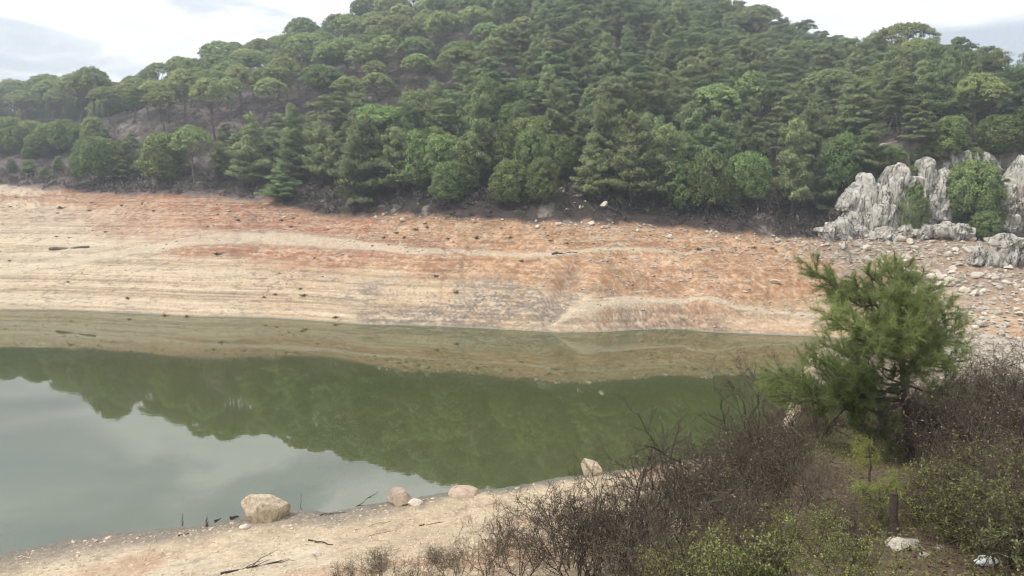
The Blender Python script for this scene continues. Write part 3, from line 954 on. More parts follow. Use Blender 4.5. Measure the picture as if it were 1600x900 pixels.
KIND = {
    'stone_pine': [(stone_pine(101, 10, 3.9, 3.9, .44), 10, 4.2), (stone_pine(102, 10, 3.5, 4.1, .40), 10, 3.8), (stone_pine(103, 10, 3.7, 3.6, .46, 2), 10, 5.0),
                   (stone_pine(104, 10, 3.2, 3.8, .43), 10, 3.5), (stone_pine(105, 10, 3.3, 3.9, .38, 3), 10, 4.8), (stone_pine(106, 10, 4.4, 3.6, .47), 10, 4.7)],
    'young_pine': [(young_pine(201, 6, 2.3, .10), 6, 2.4), (young_pine(202, 6, 2.7, .16), 6, 2.8), (young_pine(203, 6, 1.9, .06), 6, 2.0), (young_pine(204, 6, 2.5, .05, 0), 6, 2.6)],
    'tall_pine': [(tall_pine(301, 12, 3.0, .10, 13, .25, .6), 12, 3.3), (tall_pine(302, 12, 2.8, .16, 13, .4, .45), 12, 2.9), (tall_pine(303, 12, 3.3, .08, 12, .35, .7), 12, 3.3),
                  (tall_pine(304, 12, 2.6, .24, 12, .45, .38), 12, 2.8), (tall_pine(305, 12, 2.9, .14, 13, .45, .5), 12, 3.0)],
    'old_pine': [(old_pine(401, 12, 3.6, .42, 10), 12, 4.2), (old_pine(402, 12, 4.0, .50, 9), 12, 4.6), (old_pine(403, 12, 3.2, .36, 12), 12, 4), (old_pine(404, 12, 4.4, .55, 8), 12, 5)],
}
CAT = {'stone_pine': 'pine tree', 'young_pine': 'pine tree', 'tall_pine': 'pine tree', 'old_pine': 'pine tree'}
TREES = []          # x, y, crown radius of every planted tree


def plant(kind, p, H, var, label, group, wide=1.0, rot=None, name=None, cat=None):
    (tm, cm), H0, R0 = KIND[kind][var]
    s = H / H0
    e = obj(name or kind, None, None, p, (random.gauss(0, .035), random.gauss(0, .035), random.random() * 6.28 if rot is None else rot), (s * wide, s * wide, s), label, cat or CAT[kind], group)
    e.empty_display_size = .3
    obj('trunk', tm, e); obj('crown', cm, e)
    TREES.append((p[0], p[1], R0 * s * wide))
    return e


def hand(kind, px, base, top, wpx, label, var=None, group=None):
    """a tree read from the photograph: foot and top of it, width of its crown; it gets the true size at the distance of its foot"""
    p = atf(px, base, rmin=72)
    X, Y, d = project(p.x, p.y, p.z)
    H = (base - top) / F * d
    if var is None: var = random.randrange(len(KIND[kind]))
    (_, _), H0, R0 = KIND[kind][var]
    wide = (wpx / F * d / 2) / (R0 * H / H0)
    return plant(kind, p, H, var, label, group, min(max(wide, .55), 1.7))


G1 = 'trees along the upper edge of the bare bank'
G2 = 'stone pines standing clear on the left slope'
HAND = [
    # kind, px, foot, top, crown width, variant, label
    ('stone_pine', 305, 294, 202, 64, 0, 'lone umbrella pine with a straight bare trunk at the foot of the left slope'),
    ('stone_pine', 257, 210, 147, 54, 3, 'small umbrella pine on the open scrub left of the pair with tall trunks'),
    ('stone_pine', 336, 222, 130, 66, 0, 'umbrella pine with wide domed crown above the lone umbrella pine at the slope foot'),
    ('stone_pine', 290, 204, 113, 60, 1, 'umbrella pine with tall trunk just behind the small umbrella pine on the scrub'),
    ('stone_pine', 150, 196, 110, 76, 4, 'broad many-stemmed umbrella pine over the scrub above the row of round young pines'),
    ('stone_pine', 208, 193, 126, 56, 1, 'umbrella pine with narrow crown between the broad many-stemmed one and the small one'),
    ('stone_pine', 28, 192, 139, 70, 2, 'umbrella pine at the left edge of the picture above the round young pines'),
    ('stone_pine', 85, 192, 128, 60, 4, 'umbrella pine with several stems second from the left edge of the hillside stand'),
    ('stone_pine', 412, 185, 110, 58, 0, 'umbrella pine left of the pair that share one rounded outline on mid slope'),
    ('stone_pine', 378, 180, 108, 52, 3, 'umbrella pine half hidden behind the domed one on the left slope'),
    ('stone_pine', 450, 176, 97, 56, 1, 'tall umbrella pine behind the broad low dome on mid slope'),
    ('stone_pine', 497, 172, 108, 76, 0, 'umbrella pine with a broad low dome reaching down over the pale pine tops'),
    ('stone_pine', 545, 144, 66, 88, 5, 'widest umbrella pine with a fan of dark limbs on the middle slope'),
    ('stone_pine', 520, 140, 76, 60, 4, 'umbrella pine joined to the left side of the widest one'),
    ('stone_pine', 605, 140, 62, 54, 3, 'umbrella pine with long clear trunk right of the widest one'),
    ('stone_pine', 660, 128, 64, 60, 0, 'umbrella pine with pale top left of the flat broad one on mid slope'),
    ('stone_pine', 645, 100, 38, 58, 1, 'umbrella pine high on the slope directly above the pale topped one'),
    ('stone_pine', 725, 132, 70, 66, 5, 'flat broad umbrella pine on the mid slope where mixed forest begins'),
    ('stone_pine', 768, 128, 63, 46, 3, 'last narrow umbrella pine before the mixed pines of the central hill'),
    ('stone_pine', 1161, 228, 121, 58, 1, 'round headed umbrella pine on bare trunk among mixed pines above the bank'),
    ('stone_pine', 1425, 165, 69, 62, 5, 'dark umbrella pine breaking the right skyline above the limestone crag'),
    ('young_pine', 156, 287, 219, 66, 1, 'large round young pine at the bank edge, leftmost of the big round ones'),
    ('young_pine', 255, 287, 211, 60, 0, 'round topped young pine just left of the lone umbrella pine'),
    ('tall_pine', 202, 284, 224, 46, 0, 'pale feathery pine between the two big round young pines'),
    ('tall_pine', 350, 281, 226, 36, 1, 'small feathery pine right of the lone umbrella pine'),
    ('tall_pine', 397, 292, 186, 70, 2, 'tall ragged pine at the left end of the dense lower forest'),
    ('tall_pine', 440, 316, 256, 66, 2, 'low bushy conical pine at the edge of the red bank'),
    ('tall_pine', 466, 284, 204, 66, 0, 'conical pine behind the low bushy one at the edge of the red bank'),
    ('tall_pine', 566, 320, 190, 98, 0, 'biggest conical pine on the bank edge with boughs down to the ground'),
    ('tall_pine', 622, 306, 204, 62, 4, 'brownish layered pine right of the biggest conical pine'),
    ('young_pine', 648, 300, 208, 46, 2, 'narrow rounded pine between the brownish layered one and the small round ones'),
    ('young_pine', 701, 320, 255, 48, 0, 'round bushy pine on a short visible stem at the bank edge'),
    ('young_pine', 722, 306, 230, 42, 2, 'egg shaped pine leaning over the round bushy one with short stem'),
    ('tall_pine', 748, 292, 140, 58, 1, 'tall bright yellow green pine above the egg shaped one'),
    ('young_pine', 800, 321, 253, 56, 3, 'left one of the two neat globe pines side by side at the bank edge'),
    ('young_pine', 848, 319, 249, 44, 2, 'right one of the two neat globe pines side by side at the bank edge'),
    ('young_pine', 872, 284, 214, 56, 0, 'round pine directly behind the right globe pine'),
    ('young_pine', 830, 282, 205, 54, 1, 'round pine behind and between the two globe pines'),
    ('young_pine', 787, 280, 210, 46, 2, 'slim round pine behind the left globe pine'),
    ('tall_pine', 927, 314, 217, 58, 2, 'olive green conical pine right of the stony gap in the forest edge'),
    ('tall_pine', 986, 322, 184, 86, 0, 'large brown tinged pine with pale tip at the bank edge'),
    ('tall_pine', 1036, 319, 200, 66, 4, 'feathery pine close right of the brown tinged one'),
    ('young_pine', 1066, 331, 258, 46, 2, 'slim rounded pine left of the taller rounded one above the orange bank'),
    ('young_pine', 1106, 332, 240, 60, 0, 'rounded pine with lumpy top above the orange bank'),
    ('tall_pine', 1112, 292, 196, 64, 3, 'dark dense pine behind the lumpy topped rounded one'),
    ('young_pine', 1078, 285, 215, 50, 1, 'dark round pine behind the slim rounded one above the orange bank'),
    ('young_pine', 1166, 326, 244, 62, 1, 'broad round pine on the bank edge below the round headed umbrella pine'),
    ('tall_pine', 1136, 330, 284, 34, 2, 'smallest bushy pine between the lumpy one and the broad round one'),
    ('tall_pine', 1236, 334, 191, 62, 4, 'slender tall pine on the bank edge left of the conical one'),
    ('tall_pine', 1284, 330, 224, 52, 0, 'conical pine just left of the pointed limestone fin'),
    ('young_pine', 1316, 300, 213, 46, 2, 'dark narrow pine behind the conical one near the limestone fin'),
    ('tall_pine', 1352, 276, 200, 54, 1, 'dark pine standing behind the top of the pointed limestone fin'),
    ('old_pine', 1428, 252, 178, 64, 2, 'open pine growing on top of the limestone crag'),
    ('young_pine', 1426, 366, 284, 46, 3, 'dark round bush pine in front of the middle of the limestone crag'),
    ('young_pine', 1418, 312, 262, 32, 2, 'small dark pine tucked above the round bush pine on the crag'),
    ('young_pine', 1517, 350, 256, 76, 1, 'widest dark round pine on the ledge of the limestone crag'),
    ('young_pine', 1537, 376, 331, 42, 3, 'low dark bush pine below the widest round one on the crag'),
    ('young_pine', 1562, 246, 182, 58, 0, 'round pine above the right hand limestone wall'),
    ('young_pine', 1480, 250, 185, 50, 2, 'pale pine above the back wall of the limestone crag'),
    ('old_pine', 1480, 166, 66, 62, 1, 'leaning open pine with bare trunk on the right skyline'),
    ('old_pine', 1525, 172, 84, 66, 0, 'open pine right of the leaning one on the right skyline'),
    ('old_pine', 983, 224, 117, 100, 3, 'flat topped old pine on bare trunks in the middle of the mixed forest'),
    ('old_pine', 950, 226, 128, 60, 1, 'old pine with pale trunk left of the flat topped one in mid forest'),
]
for k, px, b, t, wpx, var, lab in HAND:
    hand(k, px, b, t, wpx, lab, var, G2 if k == 'stone_pine' and px < 800 else G1)
for i, (px, py, h) in enumerate([(1363, 338, 2.2), (1396, 300, 1.6), (1470, 300, 1.8), (1555, 352, 2.4), (1498, 345, 1.7), (1448, 330, 1.5), (1335, 345, 1.3), (1440, 262, 2.2), (1395, 262, 2.4), (1520, 258, 2.0), (1370, 268, 2.6), (1460, 250, 2.5)]):
    plant('young_pine', atf(px, py, rmin=72), h, i % 4, 'small dark shrub rooted in a crack of the limestone crag', 'shrubs in the cracks of the crag', 1.3, None, 'rock_shrub', 'shrub')
# the row of round young pines at the left edge
for i, (px, b, t, wpx) in enumerate([(6, 242, 205, 42), (32, 243, 196, 44), (60, 244, 214, 36), (80, 238, 190, 46), (102, 238, 192, 44), (128, 232, 190, 44), (146, 226, 188, 36), (48, 246, 224, 26),
                                     (15, 226, 188, 46), (50, 224, 186, 44), (-20, 240, 200, 46)]):
    hand('young_pine', px, b + 2, t + (5 if i % 2 else -3), wpx * .86, 'bright green round young pine in the close row at the left edge of the hillside', i % 4, 'row of round young pines')
for i, (px, b, t, wpx) in enumerate([(222, 275, 243, 30), (182, 262, 238, 26), (232, 262, 228, 30), (120, 280, 252, 26), (375, 268, 235, 30), (90, 268, 245, 24), (70, 284, 262, 22), (205, 232, 205, 26), (240, 246, 214, 28), (275, 252, 222, 26), (345, 256, 222, 30), (370, 246, 210, 34), (392, 262, 226, 34), (165, 226, 202, 22), (190, 246, 220, 24),
                                     (20, 268, 248, 20), (46, 274, 250, 24), (140, 262, 236, 24), (415, 270, 222, 36), (425, 246, 200, 36), (280, 226, 200, 24), (352, 226, 196, 26)]):
    hand('tall_pine', px, b, t, wpx, 'knee of small pale sapling pine in the purple scrub of the left slope'.replace('knee of ', ''), i % 5, 'sapling pines in the scrub')

# ------------------------------------------------------------------ the forest over the hill
STAND = [
    (lambda px, py, t: px < 130 and t < .45, 'stone pine in the close stand along the left edge of the hill'),
    (lambda px, py, t: px < 480 and t > .85, 'distant stone pine on the crest of the left ridge under the pale sky'),
    (lambda px, py, t: px < 480 and t > .5, 'small stone pine high on the left shoulder just below the crest'),
    (lambda px, py, t: px < 480, 'stone pine in the packed crowns low on the left shoulder of the hill'),
    (lambda px, py, t: px < 800 and t > .7, 'small far stone pine under the summit left of the mixed forest'),
    (lambda px, py, t: px < 800, 'stone pine in the packed crowns of the middle slope above the pale pine tops'),
    (lambda px, py, t: True, 'stray stone pine with rounded head among the mixed pines right of centre'),
]
STAND_T = [
    (lambda px, py, t: py > 200 and px < 800, 'dense pine filling the dark lower forest left of the two globe pines'),
    (lambda px, py, t: py > 200 and px < 1230, 'dense pine filling the dark lower forest right of the two globe pines'),
    (lambda px, py, t: px < 800 and t < .5, 'pale feathery pine top in the belt below the umbrella crowns'),
    (lambda px, py, t: t > .6 and px < 1100, 'hazy pine near the summit of the hill'),
    (lambda px, py, t: t > .6, 'hazy pine on the upper right slope below the skyline'),
    (lambda px, py, t: px < 1230, 'layered pine on the mid slope of the central hill'),
    (lambda px, py, t: True, 'dark pine on the slope above the limestone crag'),
]
STAND_O = [
    (lambda px, py, t: t > .75, 'old open pine along the skyline of the hill right of the summit'),
    (lambda px, py, t: px < 1230, 'old layered pine with flat foliage plates on the central slope'),
    (lambda px, py, t: True, 'old pine with bare trunk on the right slope above the crag'),
]


STAND_Y = [
    (lambda px, py, t: px < 330, 'low bushy pine filling the gaps between the trunks on the left ridge'),
    (lambda px, py, t: px < 800, 'rounded bushy pine among the pale feathery tops left of the globe pines'),
    (lambda px, py, t: px < 1230, 'rounded bushy pine among the layered pines of the central slope'),
    (lambda px, py, t: True, 'rounded bushy pine on the slope above the limestone crag'),
]


def stand_label(kind, px, py, t):
    for fn, lab in {'stone_pine': STAND, 'tall_pine': STAND_T, 'old_pine': STAND_O, 'young_pine': STAND_Y}[kind]:
        if fn(px, py, t): return lab


r = np.random.default_rng(99)
cand = []
for rr_ in np.arange(80, 400, 2.8):
    da = 2.8 / rr_
    for a in np.arange(-.70, .70, da):
        cand.append((rr_ + r.normal() * 1.0, a + r.normal() * da * .32, r.random()))
cand = np.array(cand)
cR, cA = cand[:, 0], cand[:, 1]
cx_, cy_ = cR * np.sin(cA), cR * np.cos(cA)
cz_ = height(cx_, cy_)
cT, cRR = tab(rTt, cA), tab(tR, cA)
tt_ = (cR - cT) / (cRR - cT)
PX, PY, DD = project(cx_, cy_, cz_)
order = np.argsort(cand[:, 2])
TA = np.array(TREES)
count = {'stone_pine': 0, 'tall_pine': 0, 'old_pine': 0, 'young_pine': 0}
for i in order:
    t, px, py = tt_[i], PX[i], PY[i]
    if t < .035 or t > (1.34 if px < 560 else 1.16) or px < -130 or px > 1730: continue
    edge_y = np.interp(px, [-200, 0, 200, 330, 430, 520, 640, 720, 800, 860], [186, 186, 188, 186, 178, 166, 142, 124, 92, -40])   # below: no umbrella pines
    if px < 440 and py > edge_y + 8:
        if px < 380 or py > 300: continue
    if px < 560 and py > np.interp(px, [380, 450, 560], [205, 250, 300]) and px < 450: continue
    if py > np.interp(px, [380, 560, 900, 1200, 1300, 1320, 1600], [282, 300, 296, 306, 296, 246, 246]): continue
    if px > 1300 and (py > 246 or t < .09): continue
    if px < 130 and t < .05: continue
    q = r.random()
    top_edge = edge_y + (14 if px < 420 else 34)
    if py < top_edge:
        kind = 'stone_pine' if (q < .97 or px < 560) else 'tall_pine'
        if px < 330 and t > .7 and q > .62: kind = 'young_pine'
    elif px < 860 and py < edge_y + 46:
        continue                                   # hidden behind the pale tops of the belt below
    elif px < 850:
        kind = 'tall_pine' if q < .62 else 'young_pine' if q < .86 else 'old_pine'
    elif px < 1180:
        kind = 'old_pine' if (py < 205 and q < .38) else ('tall_pine' if q < .84 else 'young_pine' if q < .97 else 'stone_pine')
    else:
        kind = 'old_pine' if q < .36 else ('tall_pine' if q < .80 else 'young_pine' if q < .95 else 'stone_pine')
    if kind == 'tall_pine' and py < 40 and px > 850 and q > .6: kind = 'old_pine'
    if t > .88 and px > 1150: kind = 'old_pine'
    var = int(r.integers(len(KIND[kind])))
    H = {'stone_pine': 9.3 if px > 330 else 8.8, 'tall_pine': 8.8, 'old_pine': 9.2, 'young_pine': 5.8}[kind] * (.72 + .52 * r.random())
    if px < 150 and t > .5: H *= 1.35
    if t > .85: H *= .9
    if kind == 'tall_pine' and py > 215: H *= .9
    if px < 850 and py < 235 and kind != 'stone_pine': H *= .86
    (_, _), H0, R0 = KIND[kind][var]
    Rc = R0 * H / H0
    sep = {'stone_pine': .98 if px > 170 else .66, 'tall_pine': .86, 'old_pine': .80, 'young_pine': .82}[kind]
    if len(TREES) != len(TA): TA = np.array(TREES)
    if (((TA[:, 0] - cx_[i]) ** 2 + (TA[:, 1] - cy_[i]) ** 2) < (sep * .80 * (Rc + TA[:, 2])) ** 2).any(): continue
    if count[kind] >= 290: continue
    count[kind] += 1
    lab = stand_label(kind, px, py, t)
    wd_ = 1.0 + .15 * r.random() if kind == 'stone_pine' else .85 + .4 * r.random()
    plant(kind, (cx_[i], cy_[i], cz_[i] - .1), H, var, lab, {'stone_pine': 'stone pines of the hill forest', 'tall_pine': 'feathery pines of the hill forest', 'old_pine': 'old open pines of the hill forest', 'young_pine': 'rounded pines of the hill forest'}[kind], wd_)
print('forest', count, len(TREES))

# dark scrub between and below the trees: nobody could count it
g = Geo()
r = np.random.default_rng(5)
n = 5200
aa = r.uniform(-.68, .68, n); T_ = tab(rTt, aa); Rr_ = tab(tR, aa)
tq = np.where(r.random(n) < .5, r.uniform(.012, .13, n), r.uniform(0, .6, n))
rr2 = T_ + np.maximum(tq * (Rr_ - T_) + r.normal(size=n) * .6, .9)
x, y = rr2 * np.sin(aa), rr2 * np.cos(aa); z = height(x, y)
px, py, d = project(x, y, z)
for i in range(n):
    if px[i] > 1325 and py[i] > 225: continue
    green = r.random() < .30
    s = (.35 + .5 * r.random() * 1.4) if tq[i] > .02 else .22 + .25 * r.random()
    c = np.array([x[i], y[i], z[i] + s * .25])
    clump(g, c, s, 16, r, .9, .30 + .3 * s, .13, .75, (.9 if green else .35) + .15 * r.normal(), flat=.65)
obj('undergrowth', g.mesh('undergrowth', [M['scrub']]), kind='stuff')
# ------------------------------------------------------------------ rocks
import bmesh


def ico(sub):
    bm = bmesh.new(); bmesh.ops.create_icosphere(bm, subdivisions=sub, radius=1)
    V = np.array([v.co[:] for v in bm.verts]); T = np.array([[v.index for v in f.verts] for f in bm.faces]); bm.free()
    return V, T


ICO = {k: ico(k) for k in (2, 3, 4, 5)}


def clip_planes(V, r, n, lo, hi, tilt=None):
    """cut a ball with flat faces so that it breaks like stone"""
    V = V.copy()
    for k in range(n):
        d = r.normal(size=3)
        if tilt is not None: d = d * tilt
        d = d / np.linalg.norm(d); h = lo + (hi - lo) * r.random()
        q = V @ d - h
        V = V - np.where(q > 0, q, 0)[:, None] * d
    return V


def stone_mesh(seed, sub=2, planes=9, mat='rubble', rough=.03, name='rubble_stone'):
    r = np.random.default_rng(seed)
    V, T = ICO[sub]
    V = clip_planes(V, r, planes, .45, .85)
    V = V * (1 + rough * fbm(V[:, 0] * 3 + seed, V[:, 1] * 3, V[:, 2] * 3, 3, seed)[:, None])
    V = V * np.array([1, .75 + .3 * r.random(), .55 + .35 * r.random()])
    return mesh_np(name, V, [T], [M[mat]], smooth=False)


STONES = [stone_mesh(300 + i) for i in range(12)]


def put_stone(p, size, label, group, me=None, name='stone', cat='stone', sq=None, sink=.25):
    s = size / 2
    q = (s * (.8 + .5 * random.random()), s * (.8 + .4 * random.random()), s * (.7 + .5 * random.random())) if sq is None else sq
    return obj(name, me or random.choice(STONES), None, (p[0], p[1], p[2] + q[2] * .55 * (1 - sink * 2 + .2)), (random.uniform(-.25, .25), random.uniform(-.25, .25), random.random() * 6.28), q, label, cat, group)


def foot_at(px, foot):
    return atf(px, foot, rmin=70)


def crag(name, label, slabs, group=None, mat='limestone', cat='rock outcrop', seed=0):
    """one outcrop of upright, tilted slabs read from the photograph: px, top, foot, width in pixels, thickness in m, lean"""
    Vs, Ts, n = [], [], 0
    base = None
    beds = []
    r0 = np.random.default_rng(seed * 13 + 1)
    for (px, top, foot, wpx, dep, lean) in slabs:
        hgt = foot - top
        beds.append((px, top + hgt * .14, foot + 2, wpx * 1.0, dep, lean * .7))
        beds.append((px + wpx * .05 * r0.normal(), top, top + hgt * .75, wpx * .62, dep * .8, lean))
        for b in range(max(5, int(wpx * hgt / 330))):
            f = r0.random() - .5
            ch = hgt * (.24 + .30 * r0.random()); cw = wpx * (.26 + .28 * r0.random())
            lim = top + hgt * (.04 + .5 * abs(f) ** 1.5)
            y1 = min(foot + 3, lim + ch + (foot - lim - ch) * r0.random())
            beds.append((px + f * wpx * .95, max(lim, y1 - ch), y1, cw, dep * (.8 + .5 * r0.random()), lean + .07 * r0.normal() + .05, foot))
    beds = [b if len(b) == 7 else (*b, b[2]) for b in beds]
    for i, (px, top, foot, wpx, dep, lean, root) in enumerate(beds):
        r = np.random.default_rng(seed * 50 + i)
        p = foot_at(px, max(s_[2] for s_ in slabs))
        if base is None: base = p.copy()
        _, _, d = project(p.x, p.y, p.z)
        p = p + Vector((0, 0, (max(s_[2] for s_ in slabs) - foot) / F * d))
        H = (foot - top) / F * d; W = wpx / F * d
        V, T = ICO[4 if W < 2.5 else 5]
        V = np.sign(V) * np.abs(V) ** .75
        V = clip_planes(V, r, 7, .55, .85, np.array([1, 1, .35]))
        V = clip_planes(V, r, 6, .6, .88, np.array([.8, .8, 1.0]))
        V = V * np.array([W * .55, dep * .5, H * .64])
        X, Y, Z = V[:, 0] + px * .37, V[:, 1], V[:, 2]
        Xs = X + .28 * Z                                             # tilted beds
        a = 1 - np.abs(fbm(Xs / .9, Y / .9, Z / 3.5, 4, seed + i)) * 2
        b = 1 - np.abs(fbm(Xs / .35, Y / .35, Z / 1.1, 3, seed + 7 + i)) * 2
        c = vn(np.floor(Xs / .5 + .4 * fbm(X / 2, Y / 2, Z / 2, 2, 5)), np.floor(Y / .7), np.floor(Z / 1.3 + vn(Xs, Y, Z, 3)), seed + 3 + i)
        nn = nrm(V / np.array([W * .6, dep * .5, H * .66]) ** 2)
        V = V + nn * ((.16 * a + .09 * b + .20 * c - .18) * min(1, W / 3.2 + .15))[:, None]
        V[:, 0] += lean * V[:, 2]
        away = Vector((p.x, p.y, 0)).normalized() * (dep * .42 + .2)
        V = V + np.array([p.x + away.x, p.y + away.y, p.z + H * .36]) - np.array(base)
        Vs.append(V); Ts.append(T + n); n += len(V)
    me = mesh_np(name, np.concatenate(Vs), [np.concatenate(Ts)], [M[mat]], smooth=False)
    return obj(name, me, None, base, label=label, cat=cat, group=group)


GC = 'limestone crags on the right slope'
crag('limestone_fin', 'pointed pale limestone fin, leftmost of the crag on the right slope', [(1341, 270, 364, 44, 5, .05), (1352, 300, 366, 44, 4, -.05), (1330, 318, 366, 34, 3.5, .12)], GC, seed=1)
crag('limestone_crag', 'tall rusty streaked limestone crag right of the pointed fin', [(1384, 252, 366, 52, 6, .10), (1402, 258, 364, 44, 5, -.04), (1372, 290, 368, 38, 4, .06), (1400, 310, 370, 50, 3.5, 0)], GC, seed=2)
crag('limestone_wall', 'dark cracked limestone wall behind the round bush pine', [(1438, 246, 338, 48, 5, .08), (1462, 252, 344, 44, 5, .14), (1478, 272, 350, 40, 4, .1), (1450, 300, 354, 46, 3, 0)], GC, seed=3)
crag('limestone_ledge', 'pale limestone ledge high behind the widest round pine', [(1500, 226, 282, 50, 5, -.15), (1522, 230, 288, 40, 5, .05), (1482, 236, 290, 36, 4, .1), (1545, 244, 296, 40, 4, .05)], GC, seed=4)
crag('limestone_pillar', 'ribbed limestone pillar wall at the right edge of the picture', [(1574, 240, 350, 34, 5, .06), (1598, 236, 352, 40, 6, .08), (1586, 280, 362, 44, 4, -.05), (1622, 240, 356, 46, 6, .1), (1640, 262, 366, 46, 5, 0)], GC, seed=5)
crag('limestone_slabs', 'upright pale limestone slabs at the top of the rubble slope on the right', [(1528, 378, 412, 20, 1.4, .1), (1546, 374, 418, 20, 1.4, .05), (1563, 376, 420, 18, 1.3, -.1), (1580, 382, 420, 22, 1.4, .2), (1598, 372, 418, 24, 1.6, .0), (1570, 366, 392, 60, 2, 0), (1610, 366, 408, 30, 2, .1)], GC, seed=6)
crag('low_limestone', 'low grey limestone hump at the left foot of the pointed fin', [(1312, 340, 372, 40, 3, .1), (1290, 352, 374, 30, 2.5, 0), (1340, 352, 376, 40, 2.5, 0)], GC, seed=7)
crag('low_limestone', 'broken limestone blocks at the foot of the crag below the round bush pine', [(1380, 352, 378, 36, 2.2, 0), (1412, 350, 374, 34, 2.2, .1), (1444, 346, 372, 40, 2.4, 0), (1476, 345, 370, 38, 2.2, .1), (1500, 348, 372, 30, 2, 0)], GC, seed=8)

r = np.random.default_rng(77)
GS = 'pale stones of the rubble slope'
k = 0
while k < 175:
    px = 1265 + 340 * r.random() ** .8; py = 352 + 190 * r.random() ** 1.25
    if py < np.interp(px, [1265, 1300, 1400, 1520, 1600], [374, 372, 366, 372, 410]): continue
    if py > np.interp(px, [1265, 1320, 1420, 1480, 1600], [398, 404, 440, 545, 545]): continue
    p = atf(px, py, rmin=46)
    size = .45 + .85 * r.random() ** 2
    if py > 470: size *= .75
    put_stone(p, size, 'pale angular rubble stone on the scree below the limestone crag', GS); k += 1
for px, py, s, lab in [(1212, 442, .95, 'single white stone on the orange bank left of the near pine'), (944, 324, 1.5, 'white boulder in the stony gap at the forest edge'),
                       (1462, 436, 1.5, 'cream block beside the track at the edge of the scree'), (1487, 440, 1.4, 'cream flat block next to the one beside the scree track'),
                       (1418, 407, 1.1, 'tall cream stone in the middle of the scree'), (924, 350, .9, 'white stone on the bank rim under the olive green conical pine'),
                       (1046, 372, .8, 'pale stone on the bank below the feathery pine'), (600, 336, .7, 'pale stone at the dark forest edge above the track')]:
    put_stone(atf(px, py, rmin=46), s, lab, None)
for i in range(58):
    px = 560 + 760 * r.random(); py = np.interp(px, [520, 600, 700, 850, 1000, 1150, 1300], [346, 342, 344, 350, 356, 370, 380]) + abs(r.normal()) * 8 - 4
    put_stone(atf(px, py), .25 + .5 * r.random() ** 2, 'small pale stone along the rim of the bare bank under the forest', 'stones along the bank rim')
for i in range(28):
    px = 70 + 420 * r.random(); py = np.interp(px, [0, 150, 300, 500], [300, 306, 316, 340]) + abs(r.normal()) * 9
    put_stone(atf(px, py), .22 + .4 * r.random() ** 2, 'small whitish stone on the reddish ground at the upper left bank', 'stones on the upper left bank')
for i in range(16):
    px = 880 + 60 * r.random(); py = 262 + 70 * r.random(); px = 890 + (py - 262) * .25 + r.normal() * 12
    put_stone(atf(px, py, rmin=80), .35 + .6 * r.random(), 'pale stone in the stony gap of the forest edge beside the globe pines', 'stones in the forest gap')


def pebbles(name, pts, sizes, mat, seed):
    r = np.random.default_rng(seed)
    O = np.array([(1, 0, 0), (-1, 0, 0), (0, 1, 0), (0, -1, 0), (0, 0, 1), (0, 0, -1)], float)
    T = np.array([(0, 2, 4), (2, 1, 4), (1, 3, 4), (3, 0, 4), (2, 0, 5), (1, 2, 5), (3, 1, 5), (0, 3, 5)])
    n = len(pts)
    a = r.random(n) * 6.28
    s = sizes[:, None] * (.6 + .8 * r.random((n, 3))) * np.array([1, 1, .6])
    V = O[None] * s[:, None] + .25 * sizes[:, None, None] * r.normal(size=(n, 6, 3))
    c, q = np.cos(a)[:, None], np.sin(a)[:, None]
    V = np.stack([V[..., 0] * c - V[..., 1] * q, V[..., 0] * q + V[..., 1] * c, V[..., 2]], -1) + pts[:, None]
    F_ = (T[None] + 6 * np.arange(n)[:, None, None]).reshape(-1, 3)
    obj(name, mesh_np(name, V.reshape(-1, 3), [F_], [M[mat]]), kind='stuff')


n = 15000                                                     # gravel of the near beach
a = np.radians(r.uniform(-40, 22, n)); N_a = tab(tN, a); rr_ = N_a - .4 - 13 * r.random(n) ** 1.1
x, y = rr_ * np.sin(a), rr_ * np.cos(a)
pebbles('beach_gravel', np.stack([x, y, height(x, y)], 1), .014 + .07 * r.random(n) ** 5, 'pebble', 1)
n = 14500                                                     # small rubble of the scree
a = np.radians(r.uniform(20.5, 47, n)); T_ = tab(rTt, a); S_ = tab(tS, a)
rr_ = S_ - 30 + (T_ - S_ + 32) * r.random(n)
x, y = rr_ * np.sin(a), rr_ * np.cos(a); z = height(x, y); px, py, d = project(x, y, z)
kk = (py > np.interp(px, [1265, 1300, 1400, 1520, 1600], [376, 372, 366, 372, 380])) & (py < np.interp(px, [1265, 1320, 1420, 1480, 1600], [405, 415, 470, 600, 600]))
pebbles('scree_rubble', np.stack([x, y, z], 1)[kk], (.07 + .27 * r.random(n) ** 2.6)[kk], 'rubble', 2)
n = 13000                                                     # small stones over the far bank
a = np.radians(r.uniform(-38, 25, n)); S_, T_ = tab(tS, a), tab(rTt, a)
u = .03 + .99 * r.random(n) ** .6
rr_ = S_ + u * (T_ - S_); x, y = rr_ * np.sin(a), rr_ * np.cos(a)
keep = fbm(x / 6, y / 6, o=3, seed=91) + .5 * (u - .55) > -.02
pebbles('bank_gravel', np.stack([x, y, height(x, y)], 1)[keep], (.035 + .17 * r.random(n) ** 4)[keep], 'rubble', 3)


